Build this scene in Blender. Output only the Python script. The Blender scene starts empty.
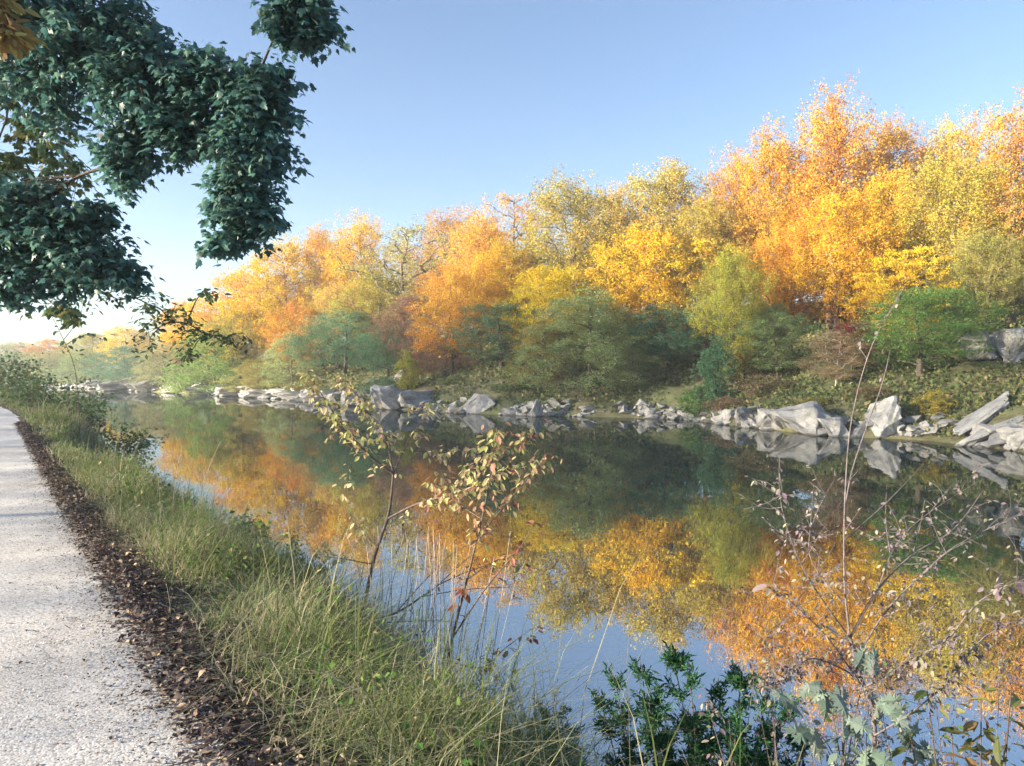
import bpy, math, random
import numpy as np
from mathutils import Vector, noise as mnoise
R = math.radians
sc = bpy.context.scene
COL = sc.collection
rng = np.random.default_rng(7)
random.seed(7)

# ------------------------------------------------------------------ camera, sky, sun, exposure
CAM_H = 3.0                     # eye above the water (water is z = 0)
F = 740.0                       # focal length in pixels of a 1024 wide picture
HZ = 370.0                      # row of the horizon
cam = bpy.data.cameras.new("camera")
cam.sensor_width = 36.0
cam.lens = F / 1024 * 36
cam.clip_start = 0.05
cam.clip_end = 5000
cam_o = bpy.data.objects.new("camera", cam)
COL.objects.link(cam_o)
cam_o.location = (0, 0, CAM_H)
cam_o.rotation_euler = (R(90) - math.atan((383 - HZ) / F), 0, 0)
sc.camera = cam_o

SUN_EL = 14.0
SUN_AZ = 106.0                  # degrees to the left of the view direction
sdir = Vector((-math.sin(R(SUN_AZ)) * math.cos(R(SUN_EL)), math.cos(R(SUN_AZ)) * math.cos(R(SUN_EL)), math.sin(R(SUN_EL))))
world = bpy.data.worlds.new("World")
sc.world = world
world.use_nodes = True
wn = world.node_tree
bg = wn.nodes["Background"]
sky = wn.nodes.new("ShaderNodeTexSky")
sky.sky_type = 'NISHITA'
sky.sun_disc = False
sky.sun_elevation = R(SUN_EL)
sky.sun_rotation = R(-SUN_AZ)
sky.air_density = 0.85
sky.dust_density = 1.3
sky.ozone_density = 2.3
wn.links.new(sky.outputs[0], bg.inputs[0])
bg.inputs[1].default_value = 0.05
sun = bpy.data.lights.new("sun", 'SUN')
sun.energy = 5.0
sun.angle = R(1.0)
sun.color = (1.0, 0.87, 0.68)
sun_o = bpy.data.objects.new("sun", sun)
COL.objects.link(sun_o)
sun_o.rotation_euler = sdir.to_track_quat('Z', 'Y').to_euler()
sun_o.location = sdir * 100
sc.view_settings.view_transform = 'Standard'
sc.view_settings.look = 'None'
sc.view_settings.gamma = 1
sc.view_settings.exposure = 2.7
HAZE_DENSITY = 0.0008

sc.render.engine = 'CYCLES'
sc.cycles.use_denoising = True
try:
    sc.cycles.denoiser = 'OPENIMAGEDENOISE'
except Exception:
    pass
sc.cycles.max_bounces = 6
sc.cycles.diffuse_bounces = 3
sc.cycles.glossy_bounces = 3
sc.cycles.transmission_bounces = 3
sc.cycles.volume_bounces = 1
sc.cycles.transparent_max_bounces = 4
sc.cycles.sample_clamp_indirect = 6

# ------------------------------------------------------------------ helpers
def at(px, py, Y):
    """world point seen at picture point (px, py) at depth Y"""
    return np.array([(px - 512) / F * Y, Y, CAM_H - (py - HZ) / F * Y])

def setup(o, label=None, cat=None, group=None, kind=None):
    if label: o["label"] = label
    if cat: o["category"] = cat
    if group: o["group"] = group
    if kind: o["kind"] = kind
    return o

def link(name, me, mat=None, parent=None, smooth=False):
    if mat is not None and len(me.materials) == 0:
        me.materials.append(mat)
    o = bpy.data.objects.new(name, me)
    COL.objects.link(o)
    if parent is not None:
        o.parent = parent
    return o

def empty(name, loc, rz=0.0):
    o = bpy.data.objects.new(name, None)
    o.empty_display_size = 0.2
    o.location = loc
    o.rotation_euler = (0, 0, rz)
    COL.objects.link(o)
    return o

class MB:
    """collects vertices and polygons (numpy) into one mesh"""
    def __init__(self):
        self.V = []; self.F = []; self.n = 0
    def add(self, V, faces):
        V = np.asarray(V, dtype=np.float64).reshape(-1, 3)
        for f in faces:
            f = np.asarray(f, dtype=np.int64)
            if f.size:
                self.F.append(f + self.n)
        self.V.append(V); self.n += len(V)
    def tube(self, pts, rad, sides=6, cap=True):
        pts = np.asarray(pts, float); rad = np.asarray(rad, float)
        n = len(pts)
        d = np.gradient(pts, axis=0)
        d /= np.linalg.norm(d, axis=1, keepdims=True) + 1e-9
        ref = np.array([0.31, 0.87, 0.38]) if abs(d[0] @ np.array([0.31, 0.87, 0.38])) < 0.9 else np.array([0.9, -0.3, 0.2])
        a = np.cross(d, ref); a /= np.linalg.norm(a, axis=1, keepdims=True) + 1e-9
        b = np.cross(d, a)
        th = np.arange(sides) * 2 * math.pi / sides
        V = pts[:, None, :] + rad[:, None, None] * (np.cos(th)[None, :, None] * a[:, None, :] + np.sin(th)[None, :, None] * b[:, None, :])
        i = np.arange(n - 1)[:, None] * sides; j = np.arange(sides)[None, :]; j2 = (j + 1) % sides
        q = np.stack([i + j, i + j2, i + sides + j2, i + sides + j], -1).reshape(-1, 4)
        fs = [q]
        if cap:
            fs.append(np.arange((n - 1) * sides, n * sides)[None, :])
        self.add(V.reshape(-1, 3), fs)
    def leaves(self, C, N, T, S, tmpl):
        """copies of a leaf template at C, normal N, midrib direction T, size S"""
        V2, faces = tmpl
        N = N / (np.linalg.norm(N, axis=1, keepdims=True) + 1e-9)
        T = T - N * np.sum(T * N, axis=1, keepdims=True)
        T /= np.linalg.norm(T, axis=1, keepdims=True) + 1e-9
        B = np.cross(N, T)
        S = np.broadcast_to(np.asarray(S, float), (len(C),))
        V = C[:, None, :] + S[:, None, None] * (V2[None, :, 0:1] * B[:, None, :] + V2[None, :, 1:2] * T[:, None, :] + V2[None, :, 2:3] * N[:, None, :])
        k = len(V2); off = (np.arange(len(C)) * k)[:, None]
        fs = []
        for f in faces:
            fs.append(off + np.asarray(f)[None, :])
        self.add(V.reshape(-1, 3), fs)
    def mesh(self, name, smooth=False):
        me = bpy.data.meshes.new(name)
        V = np.concatenate(self.V) if self.V else np.zeros((0, 3))
        me.vertices.add(len(V)); me.vertices.foreach_set("co", V.astype(np.float32).ravel())
        li = np.concatenate([f.ravel() for f in self.F]) if self.F else np.zeros(0, int)
        lt = np.concatenate([np.full(len(f), f.shape[1]) for f in self.F]) if self.F else np.zeros(0, int)
        ls = np.concatenate([[0], np.cumsum(lt)[:-1]]) if len(lt) else np.zeros(0, int)
        me.loops.add(len(li)); me.loops.foreach_set("vertex_index", li.astype(np.int32))
        me.polygons.add(len(lt)); me.polygons.foreach_set("loop_start", ls.astype(np.int32))
        try:
            me.polygons.foreach_set("loop_total", lt.astype(np.int32))
        except Exception:
            pass
        me.polygons.foreach_set("use_smooth", np.full(len(lt), smooth))
        me.update(calc_edges=True); me.validate()
        return me

def rnd_unit(n, r=rng):
    v = r.normal(size=(n, 3)); return v / (np.linalg.norm(v, axis=1, keepdims=True) + 1e-9)

# leaf templates: (x across, y along, z fold), base at y = 0
KITE = (np.array([[0, 0, 0], [0.36, 0.5, 0.07], [0, 1, -0.04], [-0.36, 0.5, 0.07]]), [(0, 1, 2, 3)])
OVAL = (np.array([[0, 0, 0], [0.2, 0.2, .03], [0.27, 0.48, .05], [0.16, 0.8, .02], [0, 1, -.06], [-0.16, 0.8, .02], [-0.27, 0.48, .05], [-0.2, 0.2, .03], [0, .5, 0]]),
        [(0, 1, 2, 8), (8, 2, 3, 4), (8, 4, 5, 6), (0, 8, 6, 7)])
def _maple():
    half = [(0, 0), (.10, .06), (.34, -.02), (.30, .16), (.52, .30), (.38, .38), (.44, .62), (.26, .54), (.20, .62), (.17, .80), (0, 1.05)]
    pts = half + [(-x, y) for x, y in reversed(half[1:-1])]
    V = [(x, y, -.35 * x * x - .12 * y * y) for x, y in pts] + [(0, .38, .03)]
    c = len(pts); n = len(pts)
    return (np.array(V), [(c, i, (i + 1) % n) for i in range(n)])
MAPLE = _maple()
def _ragged():
    half = [(0, 0), (.05, .10), (.22, .08), (.10, .22), (.30, .26), (.13, .36), (.34, .46), (.14, .52), (.30, .66), (.11, .68), (.20, .84), (.06, .84), (0, 1.05)]
    pts = half + [(-x * .9, y * .97) for x, y in reversed(half[1:-1])]
    V = [(x, y, -.5 * x * x - .25 * y * y) for x, y in pts] + [(0, .2, .03), (0, .6, -.02)]
    n = len(pts); f = []
    for i in range(n):
        j = (i + 1) % n; a = n if pts[i][1] + pts[j][1] < .8 else n + 1
        f.append((a, i, j))
    f += [(n, n + 1, 6), (n, n + 1, n - 6)]
    return (np.array(V), f)
RAGGED = _ragged()

# ------------------------------------------------------------------ materials
def newmat(name):
    m = bpy.data.materials.new(name); m.use_nodes = True
    nt = m.node_tree; nt.nodes.clear()
    return m, nt
def nd(nt, t, **kw):
    n = nt.nodes.new(t)
    for k, v in kw.items():
        setattr(n, k, v)
    return n
def mathn(nt, op, a, b=None, c=None):
    n = nd(nt, "ShaderNodeMath", operation=op)
    for i, x in enumerate((a, b, c)):
        if x is None: continue
        if isinstance(x, (int, float)): n.inputs[i].default_value = x
        else: nt.links.new(x, n.inputs[i])
    return n.outputs[0]
def ramp(nt, fac, stops, interp='LINEAR'):
    n = nd(nt, "ShaderNodeValToRGB"); n.color_ramp.interpolation = interp
    e = n.color_ramp.elements
    while len(e) < len(stops): e.new(0.5)
    for el, (p, c) in zip(e, stops):
        el.position = p; el.color = (*c, 1)
    if fac is not None: nt.links.new(fac, n.inputs[0])
    return n.outputs[0]
def noise(nt, scale, detail=4, rough=.6, coord='Object', vec=None):
    n = nd(nt, "ShaderNodeTexNoise")
    n.inputs["Scale"].default_value = scale; n.inputs["Detail"].default_value = detail; n.inputs["Roughness"].default_value = rough
    if vec is None:
        tc = nd(nt, "ShaderNodeTexCoord"); vec = tc.outputs[coord]
    nt.links.new(vec, n.inputs["Vector"])
    return n.outputs[0]
def mixc(nt, f, a, b, bt='MIX'):
    n = nd(nt, "ShaderNodeMix", data_type='RGBA', blend_type=bt)
    for s, x in ((0, f), (6, a), (7, b)):
        if isinstance(x, (int, float)): n.inputs[s].default_value = x
        elif isinstance(x, tuple): n.inputs[s].default_value = (*x, 1)
        else: nt.links.new(x, n.inputs[s])
    return n.outputs[2]

def leaf_mat(name, stops=None, hue=.03, val=.7, trans=.35, patch=0.05, pscale=.35, gloss=.0):
    """stops: colours picked leaf by leaf; None takes the object's own colour"""
    m, nt = newmat(name)
    geo = nd(nt, "ShaderNodeNewGeometry"); r = geo.outputs["Random Per Island"]
    r2 = mathn(nt, 'FRACT', mathn(nt, 'MULTIPLY', r, 37.7))
    if stops is None:
        oi = nd(nt, "ShaderNodeObjectInfo"); colr = oi.outputs["Color"]
    else:
        colr = ramp(nt, r, stops)
    hs = nd(nt, "ShaderNodeHueSaturation")
    nz = noise(nt, pscale, 2, .5)
    h = mathn(nt, 'MULTIPLY_ADD', r2, hue * 2, .5 - hue)
    h = mathn(nt, 'ADD', h, mathn(nt, 'MULTIPLY_ADD', nz, patch * 2, -patch))
    nt.links.new(h, hs.inputs["Hue"])
    r3 = mathn(nt, 'FRACT', mathn(nt, 'MULTIPLY', r, 91.3))
    nt.links.new(mathn(nt, 'MULTIPLY_ADD', r3, val, 1 - val / 2), hs.inputs["Value"])
    nt.links.new(colr, hs.inputs["Color"])
    out = nd(nt, "ShaderNodeOutputMaterial")
    if gloss > 0:
        d = nd(nt, "ShaderNodeBsdfPrincipled"); d.inputs["Roughness"].default_value = .45
        d.inputs["Specular IOR Level"].default_value = gloss
        nt.links.new(hs.outputs[0], d.inputs["Base Color"])
    else:
        d = nd(nt, "ShaderNodeBsdfDiffuse"); nt.links.new(hs.outputs[0], d.inputs[0])
    t = nd(nt, "ShaderNodeBsdfTranslucent"); nt.links.new(hs.outputs[0], t.inputs[0])
    mx = nd(nt, "ShaderNodeMixShader"); mx.inputs[0].default_value = trans
    nt.links.new(d.outputs[0], mx.inputs[1]); nt.links.new(t.outputs[0], mx.inputs[2])
    nt.links.new(mx.outputs[0], out.inputs[0])
    return m

def surf_mat(name, stops, scale, detail=6, rough=.9, bump=.3, bscale=None, bdist=.05, spec=.2, coord='Object', extra=None):
    m, nt = newmat(name)
    n1 = noise(nt, scale, detail, .65, coord)
    c = ramp(nt, n1, stops)
    if extra: c = extra(nt, c)
    p = nd(nt, "ShaderNodeBsdfPrincipled"); p.inputs["Roughness"].default_value = rough
    p.inputs["Specular IOR Level"].default_value = spec
    nt.links.new(c, p.inputs["Base Color"])
    if bump:
        b = nd(nt, "ShaderNodeBump"); b.inputs["Strength"].default_value = bump; b.inputs["Distance"].default_value = bdist
        nt.links.new(noise(nt, bscale or scale * 3, 6, .7, coord), b.inputs["Height"])
        nt.links.new(b.outputs[0], p.inputs["Normal"])
    out = nd(nt, "ShaderNodeOutputMaterial"); nt.links.new(p.outputs[0], out.inputs[0])
    return m

M_BARK = surf_mat("bark", [(.3, (.05, .04, .032)), (.55, (.13, .105, .085)), (.75, (.22, .19, .16))], 6, bump=.6, bscale=18)
M_BARK_RED = surf_mat("reddish_bark", [(.3, (.10, .06, .045)), (.7, (.26, .16, .12))], 6, bump=.6, bscale=18)
M_BARK_PALE = surf_mat("pale_bark", [(.3, (.25, .22, .18)), (.6, (.55, .52, .46))], 3, bump=.3)
M_TWIG = surf_mat("twig_bark", [(.3, (.07, .05, .045)), (.7, (.22, .17, .15))], 25, bump=.4, bscale=80, bdist=.003)
M_TWIG_GREY = surf_mat("grey_twig_bark", [(.3, (.10, .085, .085)), (.7, (.30, .26, .26))], 25, bump=.4, bscale=80, bdist=.003)
M_FAR = leaf_mat("far_foliage", None, hue=.018, val=.6, trans=.36, patch=.055, pscale=.4)
M_OVER = leaf_mat("dark_maple_leaf", [(0, (.06, .155, .145)), (.6, (.085, .195, .175)), (1, (.13, .24, .165))], hue=.02, val=.8, trans=.45, patch=.015, gloss=.6)
M_OLIVE = leaf_mat("olive_tree_leaf", [(0, (.07, .14, .06)), (.6, (.12, .19, .07)), (.9, (.22, .24, .08)), (1, (.30, .22, .07))], hue=.015, val=.6, trans=.35, patch=.02, gloss=.3)
M_SPRAY = leaf_mat("twig_leaf", [(0, (.07, .12, .07)), (.6, (.12, .17, .09)), (1, (.20, .20, .10))], hue=.02, val=.6, trans=.3, patch=0)
M_RUST = leaf_mat("rusty_leaf", [(0, (.32, .17, .10)), (.5, (.42, .33, .13)), (1, (.46, .44, .16))], hue=.02, val=.5, trans=.35, patch=.02)
M_YELLOWLEAF = leaf_mat("pale_yellow_leaf", [(0, (.52, .54, .18)), (.5, (.66, .60, .26)), (.8, (.68, .50, .34)), (1, (.40, .20, .13))], hue=.015, val=.5, trans=.35, patch=.0, gloss=.2)
M_MIXLEAF = leaf_mat("yellow_to_brown_leaf", [(0, (.40, .42, .15)), (.4, (.50, .40, .20)), (.65, (.42, .24, .16)), (1, (.20, .08, .06))], hue=.015, val=.5, trans=.35, patch=.0, gloss=.2)
M_BROWNLEAF = leaf_mat("red_brown_leaf", [(0, (.22, .07, .06)), (.5, (.30, .13, .07)), (1, (.42, .22, .10))], hue=.015, val=.5, trans=.3, patch=.0, gloss=.25)
M_CEDAR = leaf_mat("evergreen_needle", [(0, (.024, .085, .042)), (.6, (.042, .125, .055)), (1, (.10, .20, .07))], hue=.015, val=.6, trans=.2, patch=.015, pscale=3)
M_LILAC = leaf_mat("dry_lilac_leaf", [(0, (.20, .15, .18)), (.4, (.33, .29, .28)), (.75, (.36, .35, .22)), (1, (.28, .18, .26))], hue=.02, val=.5, trans=.3, patch=0)
M_SAGE = leaf_mat("sage_leaf", [(0, (.15, .22, .17)), (.6, (.23, .30, .25)), (1, (.33, .36, .30))], hue=.015, val=.35, trans=.2, patch=0, gloss=.2)
M_OCHRE = leaf_mat("ochre_leaf", [(0, (.10, .14, .04)), (.5, (.21, .20, .06)), (.8, (.26, .18, .07)), (1, (.22, .11, .06))], hue=.015, val=.5, trans=.3, patch=.03, pscale=12, gloss=.25)
M_HERB = leaf_mat("weed_leaf", [(0, (.07, .15, .04)), (.5, (.12, .22, .06)), (.85, (.25, .27, .10)), (1, (.38, .32, .16))], hue=.02, val=.5, trans=.35, patch=.02, pscale=1.2)
M_SEED = leaf_mat("pale_flower", [(0, (.55, .55, .32)), (1, (.72, .70, .52))], hue=.01, val=.3, trans=.3, patch=0)
M_LITTER = leaf_mat("leaf_litter", [(0, (.055, .044, .042)), (.5, (.105, .082, .078)), (.8, (.20, .155, .14)), (.93, (.33, .25, .19)), (1, (.5, .40, .28))], hue=.015, val=.6, trans=.1, patch=0)

def _grass_mat(name, stops, patch_c):
    m, nt = newmat(name)
    geo = nd(nt, "ShaderNodeNewGeometry")
    c = ramp(nt, geo.outputs["Random Per Island"], stops)
    nz = noise(nt, .9, 3, .6)
    f = ramp(nt, nz, [(.42, (0, 0, 0)), (.6, (1, 1, 1))])
    c = mixc(nt, mathn(nt, 'MULTIPLY', f, .65), c, patch_c)
    d = nd(nt, "ShaderNodeBsdfDiffuse"); nt.links.new(c, d.inputs[0])
    t = nd(nt, "ShaderNodeBsdfTranslucent"); nt.links.new(c, t.inputs[0])
    mx = nd(nt, "ShaderNodeMixShader"); mx.inputs[0].default_value = .35
    nt.links.new(d.outputs[0], mx.inputs[1]); nt.links.new(t.outputs[0], mx.inputs[2])
    out = nd(nt, "ShaderNodeOutputMaterial"); nt.links.new(mx.outputs[0], out.inputs[0])
    return m
M_GRASS = _grass_mat("green_grass", [(0, (.06, .14, .04)), (.5, (.12, .22, .06)), (.8, (.24, .30, .10)), (1, (.42, .38, .20))], (.20, .22, .085))
M_STRAW = _grass_mat("dry_grass", [(0, (.24, .24, .14)), (.5, (.42, .38, .24)), (1, (.62, .56, .40))], (.30, .33, .16))

# ------------------------------------------------------------------ lie of the land
# right edge of the towpath: straight, then bending gently to the left
_ts = np.arange(-40, 200.01, .5)
_ang = R(35.4) + R(.42) * np.clip(_ts - 30, 0, 70)
_px = np.zeros(len(_ts)); _py = np.zeros(len(_ts))
i0 = int(np.argmin(abs(_ts)))
_dx, _dy = -np.sin(_ang) * .5, np.cos(_ang) * .5
_px = np.cumsum(_dx) - np.cumsum(_dx)[i0] + .9
_py = np.cumsum(_dy) - np.cumsum(_dy)[i0]
def pathpt(t, p):
    """world x, y of distance t along the path and p to the right of its right edge"""
    a = np.interp(t, _ts, _ang)
    return np.interp(t, _ts, _px) + p * np.cos(a), np.interp(t, _ts, _py) + p * np.sin(a)
def fbm(x, y, s, seed=0., oct=3):
    x = np.atleast_1d(x); y = np.atleast_1d(y)
    return np.array([mnoise.fractal(Vector((a * s + seed, b * s - seed, seed)), 1.0, 2.0, oct) for a, b in zip(x.ravel(), y.ravel())]).reshape(x.shape)
PATH_Z = 1.4
def near_z(p, t=0.):
    t = np.asarray(t, float)
    rag = 1 + .09 * np.sin(t * 1.9) + .07 * np.sin(t * 3.7 + 1.) + .06 * np.sin(t * .83 + 2.)
    p = np.where(np.asarray(p) > 0, p / rag / np.interp(t, [4, 9, 13, 16, 19, 23, 26, 29, 32, 38, 46], [.80, .84, .84, .68, .5, .5, .9, .9, .6, .6, 1.0]), p)
    return np.interp(p, [-300, -120, -60, -36, -26, -14, -6, -3.2, 0, .5, 1.3, 2.0, 2.75, 3.2, 4.6, 9],
                     [8, 9, 10, 8, 6, 3, 1.7, PATH_Z, PATH_Z, 1.38, 1.25, .75, .06, -.25, -1.1, -1.8])

# far shoreline (x, y), from behind the right edge of the picture to the far left
SH = np.array([[30, -40], [27, -10], [24, 8], [20.5, 19], [18.8, 26.5], [17.9, 31.5], [14.4, 33.6], [11.6, 40.5], [10.4, 45.5], [3.1, 48],
               [-2.2, 50], [-8.3, 55], [-17, 68], [-31, 85], [-49, 100], [-70, 121], [-110, 150], [-190, 175]], float)
def chaikin(P, n=2):
    for _ in range(n):
        q = [P[0]]
        for a, b in zip(P[:-1], P[1:]):
            q += [.75 * a + .25 * b, .25 * a + .75 * b]
        q.append(P[-1]); P = np.array(q)
    return P
SHc = chaikin(SH)
POLY = np.vstack([SHc, [[-190, 900], [400, 900], [400, -40]]])
def far_d(x, y):
    """signed distance to the far shoreline, positive on land"""
    x = np.asarray(x, float); y = np.asarray(y, float); sh = x.shape
    P = np.stack([x.ravel(), y.ravel()], 1)
    best = np.full(len(P), 1e9)
    for a, b in zip(SHc[:-1], SHc[1:]):
        ab = b - a; u = np.clip(((P - a) @ ab) / (ab @ ab), 0, 1)
        best = np.minimum(best, np.linalg.norm(P - a - u[:, None] * ab, axis=1))
    ins = np.zeros(len(P), bool)
    Q = POLY
    for (x1, y1), (x2, y2) in zip(Q, np.roll(Q, -1, 0)):
        c = ((y1 > P[:, 1]) != (y2 > P[:, 1]))
        with np.errstate(divide='ignore', invalid='ignore'):
            xi = (x2 - x1) * (P[:, 1] - y1) / (y2 - y1 + 1e-12) + x1
        ins ^= c & (P[:, 0] < xi)
    return np.where(ins, best, -best).reshape(sh)
def far_z(x, y):
    d = far_d(x, y)
    k = np.interp(np.asarray(x, float), [-120, -60, -10, 10], [.3, .5, .9, 1.0])
    z = np.interp(d, [-6, -2.5, -.3, 0, .6, 2, 6, 12, 25, 60, 200, 900], [-1.9, -1.6, -.15, .02, .35, 1.1, 2.9, 4.4, 7.2, 12, 16, 18])
    return np.where(z > 0.3, .3 + (z - .3) * k, z)
def zfar(x, y):
    return float(far_z(np.array([x]), np.array([y]))[0])

def grid_mesh(name, X, Y, Z, smooth=True):
    n, m = X.shape
    V = np.stack([X, Y, Z], -1).reshape(-1, 3)
    i = np.arange(n - 1)[:, None] * m + np.arange(m - 1)[None, :]
    q = np.stack([i, i + 1, i + m + 1, i + m], -1).reshape(-1, 4)
    b = MB(); b.add(V, [q]); return b.mesh(name, smooth)

# ground: one sheet, canal bed and far hillside, out to the horizon
gx = np.concatenate([np.linspace(-2500, -260, 12), np.arange(-240, -70, 4.), np.arange(-70, -20, 1.6), np.arange(-20, 36, .6), np.arange(36, 110, 4.), np.linspace(120, 2500, 12)])
gy = np.concatenate([np.linspace(-1500, -60, 8), np.arange(-48, 14, 4.), np.arange(14, 72, .6), np.arange(72, 170, 2.), np.arange(170, 300, 8.), np.linspace(320, 3000, 12)])
GX, GY = np.meshgrid(gx, gy)
GD = far_d(GX, GY)
GZ = far_z(GX, GY) + np.where(GD > .2, 1, .25) * .35 * fbm(GX, GY, .35, 3.1) * np.clip(GD + 1.5, .1, 2.5) * .5
def _gextra(nt, c):
    nz = noise(nt, .25, 4, .6)
    f = ramp(nt, nz, [(.45, (0, 0, 0)), (.62, (1, 1, 1))])
    return mixc(nt, mathn(nt, 'MULTIPLY', f, .7), c, (.12, .15, .06))
M_GROUND = surf_mat("forest_floor", [(.3, (.08, .075, .045)), (.5, (.16, .15, .08)), (.7, (.25, .23, .13))], 1.2, bump=.7, bscale=3, bdist=.15, extra=_gextra)
g = link("ground", grid_mesh("ground", GX, GY, GZ), M_GROUND); setup(g, kind="structure")

# near bank with an unseen hill, added for shade, rising left of the path
tt = np.concatenate([np.arange(-38, -6, 2.), np.arange(-6, 16, .22), np.arange(16, 40, .5), np.arange(40, 198, 2.)])
pp = np.concatenate([[-300, -200, -120, -90, -70, -60, -50, -44, -40, -36, -32, -29, -26, -23, -20, -17, -14, -11, -8.5, -6.5, -5, -4, -3.4], np.arange(-3, .01, .5), np.arange(.12, 3.4, .12), [3.6, 4, 4.6, 6, 9]])
TT, PP = np.meshgrid(tt, pp, indexing='ij')
BX, BY = pathpt(TT, PP)
BZ = near_z(PP, TT) + .02
rough = np.where(PP > 0, np.clip(PP, 0, .8) * .12, np.where(PP < -3.4, np.clip((-PP - 3.4) * .02, 0, 1), 0))
BZ += rough * fbm(BX, BY, 1.1, 9.2) + np.where(PP < -14, 1, 0) * (1.8 * fbm(BX, BY, .06, 5.) + 1.2 * fbm(BX, BY, .35, 1.))
BZ -= np.where((PP > -3.1) & (PP < .06), .05, 0)
M_BANK = surf_mat("bank_soil", [(.3, (.05, .042, .034)), (.55, (.12, .10, .075)), (.75, (.20, .19, .11))], 2.5, bump=.8, bscale=14, bdist=.05)
nb = link("near_bank", grid_mesh("near_bank", BX, BY, BZ), M_BANK); setup(nb, kind="structure")

# gravel towpath
tp = np.concatenate([np.arange(-20, -2, 1.), np.arange(-2, 20, .12), np.arange(20, 60, .6), np.arange(60, 190, 3.)])
pq = np.concatenate([np.linspace(-3.15, -.6, 22), np.linspace(-.5, .12, 14)])
T2, P2 = np.meshgrid(tp, pq, indexing='ij')
edge = .11 * np.array([mnoise.fractal(Vector((t * 1.6, 2.2, 0)), .6, 2., 6) for t in tp])[:, None]
P3 = P2 + edge * np.clip((P2 + .7) / .7, 0, 1)
PX, PY = pathpt(T2, P3)
PZ = PATH_Z + .012 + .03 * (1 - ((P2 + 1.5) / 1.65) ** 2) + .006 * fbm(PX, PY, 3., 4.4)
def _path_mat():
    m, nt = newmat("gravel")
    tc = nd(nt, "ShaderNodeTexCoord"); v = tc.outputs["Object"]
    vo = nd(nt, "ShaderNodeTexVoronoi"); vo.inputs["Scale"].default_value = 95; nt.links.new(v, vo.inputs["Vector"])
    sep = nd(nt, "ShaderNodeSeparateColor"); nt.links.new(vo.outputs["Color"], sep.inputs[0])
    stone = ramp(nt, sep.outputs[0], [(0, (.36, .34, .32)), (.3, (.58, .56, .535)), (.75, (.69, .67, .65)), (1, (.80, .78, .755))])
    big = noise(nt, .9, 5, .6, vec=v)
    c = mixc(nt, 1.0, stone, ramp(nt, big, [(.3, (.80, .79, .78)), (.65, (1, 1, 1))]), 'MULTIPLY')
    mp = nd(nt, "ShaderNodeMapping"); mp.inputs["Rotation"].default_value = (0, 0, R(-35.4)); mp.inputs["Scale"].default_value = (1.3, .10, 1); nt.links.new(v, mp.inputs[0])
    c = mixc(nt, 1.0, c, ramp(nt, noise(nt, 1.0, 3, .5, vec=mp.outputs[0]), [(.35, (.84, .83, .82)), (.6, (1, 1, 1))]), 'MULTIPLY')
    # dark specks of grit, needles and crumbled leaf
    sp = noise(nt, 26, 5, .75, vec=v)
    f = ramp(nt, sp, [(.64, (0, 0, 0)), (.74, (1, 1, 1))])
    c = mixc(nt, mathn(nt, 'MULTIPLY', f, .4), c, (.26, .24, .22))
    p = nd(nt, "ShaderNodeBsdfPrincipled"); p.inputs["Roughness"].default_value = .9; p.inputs["Specular IOR Level"].default_value = .2
    nt.links.new(c, p.inputs["Base Color"])
    b = nd(nt, "ShaderNodeBump"); b.inputs["Strength"].default_value = .25; b.inputs["Distance"].default_value = .005
    nt.links.new(mathn(nt, 'ADD', mathn(nt, 'MULTIPLY', vo.outputs["Distance"], -1.), mathn(nt, 'MULTIPLY', noise(nt, 12, 5, .7, vec=v), 1.5)), b.inputs["Height"])
    nt.links.new(b.outputs[0], p.inputs["Normal"])
    out = nd(nt, "ShaderNodeOutputMaterial"); nt.links.new(p.outputs[0], out.inputs[0])
    return m
pa = link("path", grid_mesh("path", PX, PY, PZ), _path_mat()); setup(pa, kind="structure")

# still canal water
def _water_mat():
    m, nt = newmat("still_water")
    tc = nd(nt, "ShaderNodeTexCoord"); v = tc.outputs["Object"]
    mp = nd(nt, "ShaderNodeMapping"); mp.inputs["Scale"].default_value = (1, .55, 1); nt.links.new(v, mp.inputs[0])
    n1 = noise(nt, 1.1, 3, .5, vec=mp.outputs[0]); n2 = noise(nt, 6., 2, .5, vec=mp.outputs[0])
    b = nd(nt, "ShaderNodeBump"); b.inputs["Strength"].default_value = .5; b.inputs["Distance"].default_value = .006
    nt.links.new(mathn(nt, 'MULTIPLY_ADD', n2, .10, n1), b.inputs["Height"])
    fr = nd(nt, "ShaderNodeFresnel"); fr.inputs["IOR"].default_value = 9.0; nt.links.new(b.outputs[0], fr.inputs["Normal"])
    gl = nd(nt, "ShaderNodeBsdfGlossy"); gl.inputs["Roughness"].default_value = .008; gl.inputs["Color"].default_value = (.96, .97, .97, 1)
    nt.links.new(b.outputs[0], gl.inputs["Normal"])
    df = nd(nt, "ShaderNodeBsdfDiffuse"); df.inputs["Color"].default_value = (.022, .034, .030, 1)
    mx = nd(nt, "ShaderNodeMixShader")
    nt.links.new(fr.outputs[0], mx.inputs[0]); nt.links.new(df.outputs[0], mx.inputs[1]); nt.links.new(gl.outputs[0], mx.inputs[2])
    out = nd(nt, "ShaderNodeOutputMaterial"); nt.links.new(mx.outputs[0], out.inputs[0])
    return m
b = MB(); b.add([[-260, -45, 0], [60, -45, 0], [60, 240, 0], [-260, 240, 0]], [np.array([[0, 1, 2, 3]])])
w = link("water", b.mesh("water"), _water_mat()); setup(w, kind="structure")

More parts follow.
